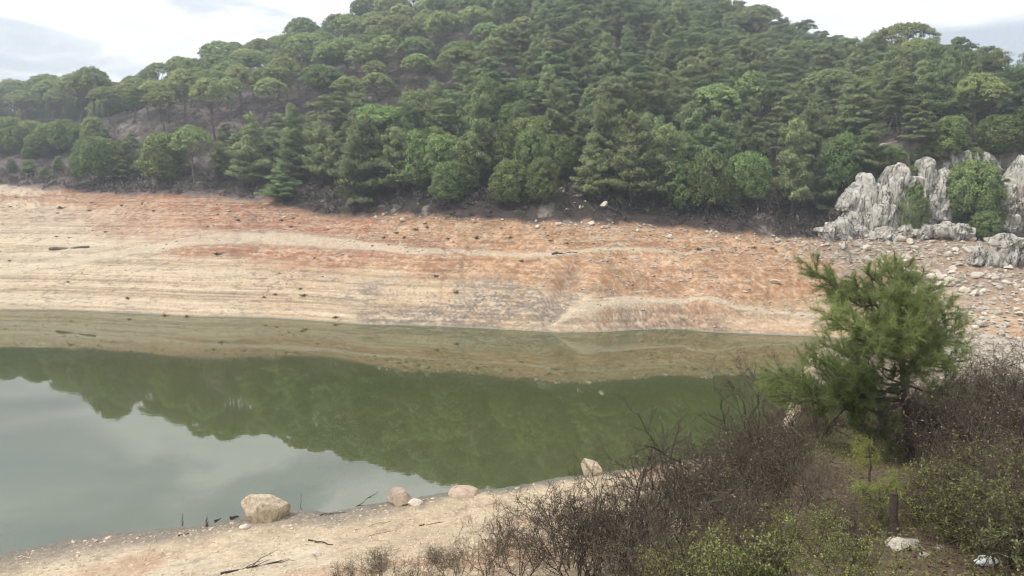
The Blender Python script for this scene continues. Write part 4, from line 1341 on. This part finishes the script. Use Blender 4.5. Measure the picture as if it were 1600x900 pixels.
def boulder(px, base, wpx, hpx, label, mat, seed, depth=1.0, blocky=False):
    p = at(px, base, rmin=18, step=.1)
    _, _, d = project(p.x, p.y, p.z)
    rr = np.random.default_rng(seed)
    V, T = ICO[5]
    if blocky:
        V = np.sign(V) * np.abs(V) ** .55
        V[:, :2] *= (1 - .30 * np.clip(V[:, 2:3], -1, 1))
    V = clip_planes(V, rr, 18, .42, .78)
    V = V + nrm(V) * (.025 * fbm(V[:, 0] * 2.5 + seed, V[:, 1] * 2.5, V[:, 2] * 2.5, 4, seed) + .025 * fbm(V[:, 0] * 9, V[:, 1] * 9, V[:, 2] * 5, 3, seed + 1) * .8)[:, None]
    W, H = wpx / F * d, hpx / F * d
    lo, hi = V.min(0), V.max(0)
    V = (V - (lo + hi) / 2) / (hi - lo) * np.array([W, W * .8 * depth, H * 1.72])
    me = mesh_np('boulder', V, [T], [M[mat]], smooth=False)
    return obj('boulder', me, None, (p.x, p.y, p.z + H * .14), (0, 0, -math.atan2(p.x, p.y)), 1, label, 'boulder', 'boulders on the near shore')


boulder(417, 809, 74, 42, 'big square shouldered tan boulder at the edge of the water on the near beach', 'boulder', 12, .9, True)
boulder(626, 786, 42, 24, 'reddish boulder at the waterline right of the big tan boulder', 'redboulder', 22)
boulder(648, 788, 26, 11, 'low whitish stone leaning against the reddish boulder', 'rubble', 23)
boulder(726, 772, 52, 14, 'low flat brownish boulder at the waterline left of the small upright one', 'redboulder', 25)
boulder(924, 740, 34, 26, 'small upright pale boulder at the waterline behind the bare bushes', 'boulder', 29)
for px, py, s, lab in [(383, 826, .35, 'pale stone on the gravel beach just below the big tan boulder'), (495, 868, .3, 'pinkish stone beside the dark stick on the beach')]:
    put_stone(at(px, py, rmin=18), s, lab, None)


# ------------------------------------------------------------------ dead wood
def stick(px0, py0, px1, py1, rad, label, mat='darkwood', name='driftwood_stick', rmin=18, lift=(0, 0), cat='driftwood', twigs=0, group=None):
    a, b = at(px0, py0, rmin=rmin, step=.1), at(px1, py1, rmin=rmin, step=.1)
    rr = np.random.default_rng(int(px0 * 7 + py0))
    g = Geo()
    A = np.array(a) + np.array([0, 0, rad * .7 + lift[0]]); B = np.array(b) + np.array([0, 0, rad * .7 + lift[1]])
    pts = bend(A, B, rr, 7, 0, .03) - A
    if rmin < 40: rad = rad * .65
    g.tube(pts, np.linspace(rad, rad * .5, 7), 6)
    L = np.linalg.norm(B - A)
    for t in range(twigs):
        i = rr.integers(1, 6); e = pts[i] + (pts[-1] - pts[0]) * .25 + rr.normal(size=3) * L * .12 * np.array([1, 1, .35]) + np.array([0, 0, L * .035])
        g.tube(bend(pts[i], e, rr, 4, 0, .06), np.linspace(rad * .45, rad * .15, 4), 4)
    return obj(name, g.mesh(name, [M[mat]], True), None, A, label=label, cat=cat, group=group)


stick(78, 391, 139, 387, .22, 'long grey drift log lying on the pale flat at the far left', 'drift', 'drift_log', 46)
stick(862, 398, 902, 395, .10, 'dark dead branch lying on the faint end of the far track', 'darkwood', 'dead_branch', 46, twigs=5, cat='branch')
stick(66, 296, 90, 290, .12, 'dark snag lying beside the white stones at the upper left bank', 'darkwood', 'dead_branch', 46, (0, .8), cat='branch', twigs=4)
stick(1330, 412, 1320, 386, .11, 'pale bent dead stem standing in the scree left of the near pine', 'drift', 'dead_sapling', 46, (0, .5), cat='dead stem')
stick(500, 806, 541, 801, .035, 'dark straight stick on the gravel beach above the thin sticks')
stick(482, 845, 520, 852, .045, 'thick dark stick beside the pinkish stone on the beach')
stick(552, 829, 610, 815, .02, 'long thin pale brown stick on the middle of the beach', 'drift')
stick(576, 838, 610, 830, .018, 'short thin stick below the long thin one on the beach', 'drift')
stick(556, 792, 592, 782, .025, 'dark forked branch sticking out over the water between the boulders', rmin=18, lift=(0, .35), twigs=5, name='dead_branch', cat='branch')
stick(470, 796, 472, 790, .02, 'short upright dead twig right of the big tan boulder', lift=(0, .5), name='dead_twig', cat='twig')
stick(655, 822, 692, 816, .03, 'dark stick on the edge of the white ground above the bushes', twigs=2)
stick(345, 898, 440, 878, .06, 'long dark fallen branch at the bottom edge of the beach', name='dead_branch', cat='branch', twigs=9)
stick(285, 822, 286, 814, .03, 'thin dark stub standing at the waterline left of the big boulder', lift=(0, .30), name='wood_stub', cat='wood stub')
stick(323, 823, 324, 816, .06, 'thick dark stub standing at the waterline left of the big boulder', lift=(0, .15), name='wood_stub', cat='wood stub')
stick(336, 816, 346, 812, .07, 'dark chunk of wood lying at the waterline near the big boulder', name='wood_chunk', cat='wood chunk')
stick(360, 812, 373, 809, .09, 'dark chunk of wood lying against the left side of the big boulder', name='wood_chunk', cat='wood chunk')
stick(278, 838, 296, 834, .04, 'small brown stick lying on the beach below the thin stub', name='driftwood_stick')


def weed(seed, n=60, w=.5):
    rr = np.random.default_rng(seed); g = Geo()
    d = rdir(rr, n); d[:, 2] = np.abs(d[:, 2]) + .25; d = nrm(d)
    P = rr.normal(size=(n, 3)) * .10 * np.array([1, 1, .2])
    g.cards(P, d, rdir(rr, n), w * (.4 + .7 * rr.random(n)), .07, rr.random(n) * .8)
    return g.mesh('weed_tuft', [M['weed']])


WEEDS = [weed(i) for i in range(5)]
r = np.random.default_rng(61)
wl = [(107, 441, 1), (200, 467, 1.3), (165, 363, 1.2), (95, 326, 2.2), (430, 461, 1.1), (475, 463, 1.6), (470, 452, 1.2), (525, 497, 1.3), (258, 494, 1.2), (292, 495, 1.0), (745, 373, 1.8), (700, 374, 1.3),
      (1092, 391, 1.6), (372, 345, 1.4), (325, 355, 1.2), (340, 398, 1.8), (682, 432, 1.2), (713, 458, 1.4), (413, 465, 1), (88, 370, 1), (15, 408, 1), (108, 372, .8), (1178, 388, 1.4), (815, 409, 1.2),
      (620, 365, 1.4), (650, 360, 1.6), (668, 356, 1.4), (632, 372, 1.2), (600, 372, 1.2), (860, 377, 1.1), (797, 372, 1.3), (440, 345, 1.5), (455, 355, 1.2), (140, 330, 1.5), (190, 322, 1.4), (240, 330, 1.4)]
for i in range(60):
    px = r.uniform(0, 1250); wl.append((px, np.interp(px, [0, 300, 520, 850, 1250], [305, 322, 348, 355, 384]) + abs(r.normal()) * 22, .35 + .7 * r.random() ** 2))
for px, py, s in wl:
    p = atf(px, py)
    zone = 'the pale flat and terraces of the left far bank' if px < 480 and py > 355 else 'the reddish upper left bank' if px < 480 else 'the orange middle of the far bank' if py < 425 else 'the stony strip near the far waterline'
    obj('weed_tuft', WEEDS[int(r.integers(5))], None, p, (0, 0, r.random() * 6.28), (s * .62, s * .62, s * .5), 'small dark weed tuft on ' + zone, 'weed', 'weed tufts on ' + zone)

# ------------------------------------------------------------------ near bushes


def twiggy(seed, H=1.8, stems=7, spread=.6, leaves=0, leaf=(.045, .022), mat='dryleaf', r0=.016, fork=1.0, lean=(0, 0)):
    rr = np.random.default_rng(seed)
    w = Geo(); f = Geo(); tips = []

    def grow(p, d, L, rad, lev):
        n = 5 if lev < 2 else 4
        pts = [p]; dd = d
        for i in range(n - 1):
            dd = nrm(dd + rr.normal(size=3) * (.20 + .05 * lev) + np.array([0, 0, .06 if lev < 2 else .02]))
            pts.append(pts[-1] + dd * L / (n - 1))
        pts = np.array(pts)
        w.tube(pts, np.linspace(rad, max(rad * .5, .0032), n), 4 if lev < 1 else 3, cap=False)
        if lev >= 3:
            tips.append((pts, dd)); return
        k = int((4.2 if lev == 0 else 3.8 if lev == 1 else 3.2) * fork + rr.random())
        for i in range(k):
            t = (.25 + .75 * (i + rr.random()) / k) * (n - 1)
            j = min(int(t), n - 2); q = pts[j] + (pts[j + 1] - pts[j]) * (t - j)
            ax = rr.normal(size=3)
            nd = nrm(dd * .75 + nrm(np.cross(dd, ax)) * (.55 + .4 * rr.random()) + np.array([0, 0, .12]))
            grow(q, nd, L * (.42 + .28 * rr.random()), max(rad * .52, .0042), lev + 1)
        if lev == 2: tips.append((pts, dd))

    for s in range(stems):
        a = 6.283 * (s + rr.random()) / stems
        sp = spread * (.3 + .9 * rr.random())
        d = nrm(np.array([math.cos(a) * sp + lean[0], math.sin(a) * sp + lean[1], 1.0]))
        grow(np.array([math.cos(a) * .08, math.sin(a) * .08, -.08]), d, H * (.55 + .25 * rr.random()), r0 * (.7 + .6 * rr.random()), 0)
    if leaves:
        for pts, dd in tips:
            m = rr.poisson(leaves)
            if not m: continue
            t = rr.random(m) * (len(pts) - 1); j = np.minimum(t.astype(int), len(pts) - 2)
            P = pts[j] + (pts[j + 1] - pts[j]) * (t - j)[:, None]
            D = nrm(dd + rr.normal(size=(m, 3)) * .9)
            f.cards(P, D, rdir(rr, m) + np.array([0, 0, .8]), leaf[0] * (.7 + .7 * rr.random(m)), leaf[1] * (.7 + .6 * rr.random(m)), rr.random(m))
    zmax = max(v[:, 2].max() for v in w.V)
    return w.mesh('bush_branches', [M['twig']], False), (f.mesh('bush_leaves', [M[mat]]) if leaves else None), zmax


BARE = [twiggy(501, 1.9, 7, .55, .6, r0=.013), twiggy(502, 1.7, 8, .75, 1.1, r0=.012), twiggy(503, 2.1, 6, .45, .35, r0=.014), twiggy(504, 1.6, 9, .9, .8, r0=.012), twiggy(505, 1.8, 7, .65, .2, r0=.013), twiggy(506, 1.9, 8, .6, 1.6, r0=.012)]
LEAFY = [twiggy(601, 1.2, 8, .8, 6.5, (.036, .019), 'olive', .011), twiggy(602, 1.1, 9, .95, 8, (.034, .018), 'olive', .010), twiggy(603, 1.3, 7, .6, 5, (.040, .019), 'olive', .012)]
SAPL = [twiggy(701, 2.4, 1, .18, .6, r0=.028, fork=1.25), twiggy(702, 2.4, 2, .22, .4, r0=.026, fork=1.1), twiggy(703, 2.4, 1, .3, .3, r0=.024, fork=1.2)]
GB = []


def bush(kind, p, H, label, group, var=None, name='bare_bush', wide=1.0, cat='bush', rz=None):
    lst = kind
    i = random.randrange(len(lst)) if var is None else var
    wm, lm, z = lst[i]
    s = H / z
    e = obj(name, None, None, p, (0, 0, random.random() * 6.28 if rz is None else rz), (s * wide, s * wide, s), label, cat, group)
    e.empty_display_size = .2
    obj('branches', wm, e)
    if lm: obj('leaves', lm, e)
    return e


def ground(px, rr):
    a = math.atan((px - 800) / F / math.cos(PITCH))
    # azimuth depends a little on height: good enough for planting
    x, y = rr * math.sin(a), rr * math.cos(a)
    return Vector((x, y, float(height(np.array([x]), np.array([y]))[0])))


ENV_X = [450, 520, 600, 700, 780, 850, 900, 1000, 1080, 1180, 1300, 1420, 1500, 1600, 1700]
ENV_Y = [905, 872, 842, 822, 768, 745, 735, 690, 640, 582, 580, 575, 535, 522, 516]
r = np.random.default_rng(818)
nb = 0
for t in range(900):
    px = 470 + 1330 * r.random() ** .78
    rr_ = r.uniform(10.5, 21.5)
    if px < 1000: rr_ = r.uniform(14.5, 20)
    p = ground(px, rr_)
    qx, qy, d = project(p.x, p.y, p.z)
    ey = np.interp(qx, ENV_X, ENV_Y)
    ztop = p.z + (qy - ey) * d / F
    H = min((ztop - p.z) * (.62 + .42 * r.random()), 2.7)
    if H < .55: continue
    dens = np.interp(px, [470, 700, 850, 1000, 1150, 1350, 1500, 1650], [.35, .36, .26, .22, .32, .58, .85, 1])
    if r.random() > dens: continue
    if any((g[0] - p.x) ** 2 + (g[1] - p.y) ** 2 < (.62 if px > 1100 else .85) ** 2 for g in GB): continue
    if px > 1290 and rr_ < 12.2 and px < 1500: continue
    GB.append((p.x, p.y)); nb += 1
    if px < 760: lab = 'low thin leafless bush on the pinkish ground at the bottom edge left of the thicket'
    elif px < 1000: lab = 'dark leafless bush in front of the gravel beach left of the dense thicket'
    elif px < 1290: lab = 'dark tangled leafless bush of the dense thicket left of the near pine'
    else: lab = 'grey brown leafless bush in the thicket behind and right of the near pine'
    bush(BARE, p, H, lab, 'leafless bushes on the near slope', wide=.85 + .3 * r.random())
    if nb >= 165: break
nl = 0
GL = []; GF = []
for t in range(1400):
    px = 1080 + 560 * r.random() ** .9
    rr_ = r.uniform(4.9, 12.0)
    p = ground(px, rr_)
    qx, qy, d = project(p.x, p.y, p.z)
    ey = np.interp(qx, [1080, 1250, 1330, 1400, 1470, 1520, 1650], [820, 800, 770, 770, 715, 690, 680]) + 12 * r.normal()
    if 1240 < qx < 1400: H = .25 + .3 * r.random()
    if (1320 < qx < 1495 and qy > 846) or (1495 < qx < 1590 and qy > 872): continue
    if fbm(np.array([p.x / 1.3]), np.array([p.y / 1.3]), o=2, seed=95)[0] < -.12: continue
    H = min((qy - ey) * d / F * (.7 + .35 * r.random()), .85 if px < 1440 else 1.25)
    if H < .22: continue
    if 1340 < qx < 1500 and rr_ < 8.5: H *= .6
    if any((g[0] - p.x) ** 2 + (g[1] - p.y) ** 2 < .36 ** 2 for g in GL): continue
    GL.append((p.x, p.y)); nl += 1
    lab = 'olive green leafy bush at the right edge below the grey thicket' if px > 1440 else 'low olive leaved bush on the slope below the near pine' if px > 1290 else 'low olive leaved bush under the dark leafless thicket at the bottom'
    bush(LEAFY, p, H, lab, 'olive leaved bushes on the near slope', name='leafy_bush', wide=1.1)
    if nl >= 120: break
for t in range(1100):                                       # low bare bushes between the leafy ones
    px = 1130 + 510 * r.random(); rr_ = r.uniform(6.2, 12.5)
    p = ground(px, rr_); qx, qy, d = project(p.x, p.y, p.z)
    ey = np.interp(qx, [1000, 1120, 1250, 1330, 1400, 1470, 1520, 1650], [740, 700, 690, 735, 760, 690, 640, 620])
    H = min((qy - ey) * d / F * (.6 + .45 * r.random()), 1.5)
    if H < .3 or qy > 1010: continue
    if (1320 < qx < 1495 and qy > 846) or (1495 < qx < 1590 and qy > 872): continue
    if any((g[0] - p.x) ** 2 + (g[1] - p.y) ** 2 < .5 ** 2 for g in GF): continue
    GF.append((p.x, p.y))
    lab = 'low leafless twiggy bush among the olive leaved bushes at the lower right' if px > 1300 else 'low leafless twiggy bush in front of the dense thicket at the bottom'
    bush(BARE, p, H, lab, 'low leafless bushes at the front', wide=1.05)
    if len(GF) >= 95: break
for px, rr_, top, var, lab in [(874, 16.5, 700, 0, 'dark leafless bush with one curved main stem forking over the beach'), (1292, 13.5, 545, 1, 'thin bare sapling rising above the thicket left of the near pine'),
                               (1240, 15, 535, 2, 'bare reddish sapling against the water just left of the lowest pine bough'), (1060, 16, 660, 1, 'bare twiggy sapling against the green water at the edge of the thicket'),
                               (1030, 15.5, 668, 2, 'bare sapling leaning over the beach at the left of the thicket'), (1175, 15.5, 560, 0, 'bare sapling with fine twigs left of the pine bough over the water')] + [(q, 15 + (q % 7) * .3, tp, q % 3, 'loose bare sapling standing against the water at the lake side of the thicket') for q, tp in ((905, 712), (945, 690), (985, 655), (1090, 628), (1115, 640), (1140, 590), (1205, 548), (1262, 530), (1010, 690))]:
    p = ground(px, rr_)
    qx, qy, d = project(p.x, p.y, p.z)
    bush(SAPL, p, (qy - top) * d / F, lab, 'loose bare saplings by the water' if lab.startswith('loose') else None, var, name='bare_sapling', cat='sapling', wide=.8)

# leaf litter and herbs on the near slope: nobody could count them
g = Geo(); r = np.random.default_rng(33)
n = 44000
a = np.radians(r.uniform(9, 42, n)); rr_ = 4.5 + 14 * r.random(n) ** .8
x, y = rr_ * np.sin(a), rr_ * np.cos(a); z = height(x, y)
pt = fbm(x / 1.3, y / 1.3, o=3, seed=92)
gr = pt + .25 * r.normal(size=n) > .22
P = np.stack([x, y, z + .01 + .16 * r.random(n) ** 2 * gr], 1)
D = rdir(r, n); D[:, 2] = np.abs(D[:, 2]) * np.where(gr, 1, .25); D = nrm(D)
for k, mat in ((gr, 'olive'), (~gr, 'dryleaf')):
    q = Geo(); m_ = int(k.sum())
    q.cards(P[k], D[k], rdir(r, m_) + np.array([0, 0, 1.2]), (.034 * (.6 + .8 * r.random(m_))), .019 * (.6 + .8 * r.random(m_)), r.random(m_) * .75)
    nm = 'ground_herbs' if mat == 'olive' else 'leaf_litter'
    obj(nm, q.mesh(nm, [M[mat]]), kind='stuff')


# ------------------------------------------------------------------ the near pine
def W3(px, py, depth):
    c, s = math.cos(PITCH), math.sin(PITCH)
    u = (450 - py) / F * depth
    return np.array([(px - 800) / F * depth, depth * c + u * s, CAMZ - depth * s + u * c])


def needles(g, P, D, r, n=30, L=.09, Wd=.0048, tint=.5, open_=.75):
    P = np.asarray(P); D = np.asarray(D); m = len(P)
    Pn = np.repeat(P, n, 0); Dn = np.repeat(D, n, 0)
    t = np.tile(np.linspace(-.06, .04, n), m)[:, None]
    d = nrm(Dn * .75 + open_ * r.normal(size=(m * n, 3)))
    tt = np.clip(np.repeat(np.broadcast_to(tint, (m,)), n) + .14 * r.normal(size=m * n), 0, 1)
    g.cards(Pn + Dn * t, d, rdir(r, m * n), L * (.7 + .5 * r.random(m * n)), Wd, tt, shape='tri')


def near_pine():
    r = np.random.default_rng(2024)
    D0 = 11.0
    foot = at(1420, 722, rmin=5, step=.05)
    D0 = project(foot.x, foot.y, foot.z)[2]
    O = np.array(foot)
    trk = [(1421, 728, 0), (1420, 690, 0), (1417, 640, .02), (1412, 590, .04), (1408, 540, .02), (1405, 495, 0), (1402, 450, -.03), (1399, 415, 0), (1397, 392, .02)]
    T = np.array([W3(a, b, D0 + c) for a, b, c in trk]) - O
    w = Geo(); br = Geo(); f = Geo()
    rad = np.array([.090, .078, .068, .056, .044, .034, .024, .014, .007])
    w.tube(T, rad, 9)
    # boughs: start row on the trunk, end column, row, depth shift
    B = [(500, 1264, 418, -.2), (510, 1300, 446, .25), (470, 1330, 440, .5), (455, 1352, 425, -.3), (540, 1288, 492, -.6), (560, 1330, 505, -.9), (540, 1300, 462, .7),
         (450, 1440, 432, .3), (430, 1372, 412, .2), (430, 1424, 410, -.2), (480, 1470, 446, -.3), (500, 1488, 474, .3), (520, 1478, 500, -.8), (540, 1500, 520, .5),
         (575, 1508, 555, -.2), (600, 1512, 610, .3), (560, 1450, 560, -1.3), (520, 1405, 520, -1.3), (540, 1370, 530, -1.1), 
         (500, 1420, 470, 1.2), (540, 1380, 500, 1.3), (570, 1450, 540, 1.3), (600, 1340, 560, .9), (615, 1215, 588, -.5), (625, 1240, 600, .4), (630, 1196, 606, .0), (620, 1280, 575, -.9),
         (610, 1310, 590, -1.2), (640, 1262, 622, -.9), (600, 1262, 568, .3), (650, 1345, 676, -.5), (470, 1398, 455, -.7), (475, 1440, 470, -.9), (440, 1410, 425, .6),
         (520, 1340, 540, .3), (580, 1290, 540, .6), (490, 1385, 480, -1.0), (510, 1440, 500, -1.1), (460, 1420, 445, .8), (550, 1475, 560, -.9), (560, 1350, 545, .9), (525, 1455, 525, .9), (440, 1385, 420, -.4)]
    SP, SD, ST = [], [], []
    ty = np.array([b for _, b, _ in trk])
    for (sy, ex, ey, dz) in B:
        s0 = np.array([np.interp(-sy, -ty, T[:, k]) for k in range(3)])
        e = W3(ex, ey, D0 + dz) - O
        L = np.linalg.norm(e - s0)
        p = bend(s0, e, r, 8, -.06, .045)
        rr0 = .008 + .012 * L
        br.tube(p, np.linspace(rr0, .006, 8), 5)
        tone = .36 + .16 * r.normal() + (.22 if (480 < ey < 520 and ex < 1380) or ey > 665 else 0)
        m = int(L / .068)
        for i in range(m):
            t = .22 + .78 * (i + r.random()) / m
            j = min(int(t * 7), 6); q = p[j] + (p[j + 1] - p[j]) * (t * 7 - j)
            dd = nrm(p[j + 1] - p[j])
            nd = nrm(dd * .75 + nrm(np.cross(dd, r.normal(size=3))) * .8 + np.array([0, 0, .28]))
            l2 = (.15 + .27 * r.random()) * min(1.25, L) * (1.15 - .45 * t)
            sub = bend(q, q + nd * l2, r, 4, .06, .06)
            br.tube(sub, np.linspace(.007, .0035, 4), 3, cap=False)
            ns = max(2, int(l2 / .065))
            for v in range(ns):
                u = .25 + .75 * (v + 1) / ns
                k = min(int(u * 3), 2); qq = sub[k] + (sub[k + 1] - sub[k]) * (u * 3 - k)
                SP.append(qq); SD.append(nrm(nd + .25 * r.normal(size=3) + np.array([0, 0, .3]))); ST.append(tone)
                if r.random() < .8:
                    n3 = nrm(nd * .7 + r.normal(size=3) * .6 + np.array([0, 0, .35])); l3 = .07 + .11 * r.random()
                    SP.append(qq + n3 * l3); SD.append(n3); ST.append(tone + .08)
        SP.append(p[-1]); SD.append(nrm(p[-1] - p[-2])); ST.append(tone + .1)
    for v in range(14):
        SP.append(T[-1] + (T[-3] - T[-1]) * r.random()); SD.append(nrm(np.array([0, 0, 1]) + .5 * r.normal(size=3))); ST.append(.55)
    needles(f, SP, SD, r, 28, .11, .0055, np.array(ST), .7)
    print('near pine tufts', len(SP))
    e = obj('pine_tree', None, None, foot, label='young wind shaped pine on the near slope, the only tree in front of the lake', cat='pine tree')
    obj('trunk', w.mesh('near_pine_trunk', [M['bark_near']], True), e)
    obj('boughs', br.mesh('near_pine_boughs', [M['bark_near']], True), e)
    obj('crown', f.mesh('near_pine_crown', [M['near_needles']]), e)


near_pine()


def seedling(px, base, rows, label, seed):
    """yellow green pine shoots on a thin stem"""
    r = np.random.default_rng(seed)
    foot = at(px, base, rmin=4, step=.05); D0 = project(foot.x, foot.y, foot.z)[2]
    O = np.array(foot); w = Geo(); f = Geo()
    tops = [W3(a, b, D0 + c) - O for a, b, c in rows]
    st = bend(np.array([0, 0, -.05]), tops[0], r, 6, 0, .04)
    w.tube(st, np.linspace(.018, .007, 6), 5)
    P, Dd = [], []
    for t in tops[1:]:
        j = 2 + int(r.integers(3)); w.tube(bend(st[j], t, r, 4, 0, .05), np.linspace(.009, .004, 4), 4)
    for t in tops:
        for k in range(9):
            P.append(t + r.normal(size=3) * .055); Dd.append(nrm(np.array([0, 0, .7]) + .6 * r.normal(size=3)))
    needles(f, P, Dd, r, 26, .085, .0045, .55)
    e = obj('pine_seedling', None, None, foot, label=label, cat='pine seedling', group=None)
    obj('stem', w.mesh('seedling_stem', [M['twig']], True), e)
    obj('needles', f.mesh('seedling_needles', [M['yellow_needles']]), e)


seedling(1362, 768, [(1358, 694, 0), (1348, 712, -.2), (1366, 716, .1), (1352, 728, .1), (1345, 700, .15)], 'yellow green pine seedling right under the trunk of the near pine', 1)
seedling(1384, 822, [(1372, 762, 0), (1390, 772, .1), (1356, 775, -.1), (1380, 782, -.15), (1350, 766, .1), (1398, 748, .05)], 'yellow green pine seedling beside the charred upright stump', 2)


def stump(pxb, pyb, pxt, pyt, rad, label, seed):
    foot = at(pxb, pyb, rmin=4, step=.05); D0 = project(foot.x, foot.y, foot.z)[2]
    r = np.random.default_rng(seed); g = Geo()
    t = W3(pxt, pyt, D0) - np.array(foot)
    p = bend(np.array([0, 0, -.08]), t, r, 7, 0, .03)
    g.tube(p, np.linspace(rad * 1.25, rad * .85, 7) * (1 + .1 * r.normal(size=7)), 8)
    g.tube(bend(p[5], p[6] + np.array([rad * .5, 0, rad * 1.3]), r, 3, 0, .02), [rad * .6, rad * .4, rad * .1], 5)
    obj('burnt_stump', g.mesh('burnt_stump', [M['darkwood']], True), None, foot, label=label, cat='stump', group='charred stumps on the near slope')


stump(1399, 852, 1396, 770, .040, 'charred upright stump at the bottom right below the near pine', 1)
stump(1354, 872, 1331, 816, .034, 'charred stump leaning left, left of the upright one', 2)
stump(1473, 786, 1477, 742, .036, 'short dark stump among the olive leaved bushes right of the upright one', 3)
stump(1592, 890, 1572, 835, .028, 'thin dark stem leaning left in the bottom right corner', 4)
for px, py, s, lab in [(1398, 856, .26, 'flat white stone at the foot of the charred upright stump'), (1420, 852, .22, 'pinkish stone right of the charred upright stump'), (1443, 868, .12, 'small round white stone right of the charred upright stump'),
                       (1466, 858, .12, 'small pale stone on the litter in line with the white stones'), (1440, 802, .09, 'small tan stone between the bushes above the white stones')]:
    put_stone(at(px, py, rmin=4, step=.05), s, lab, None, sq=(s * .5, s * .4, s * .28))
V, T = ICO[3]
rr = np.random.default_rng(4)
V = V * np.array([.13, .06, .035]) * (1 + .35 * fbm(V[:, 0] * 2.2, V[:, 1] * 2.2, V[:, 2] * 2, 3, 8)[:, None])
p = at(1541, 882, rmin=4, step=.05)
obj('plastic_scrap', mesh_np('plastic_scrap', V, [T], [M['litter']], smooth=True), None, p + Vector((0, 0, .03)), (0, .1, .5), 1, 'crumpled white plastic scrap lying on the litter near the bottom right corner', 'litter')
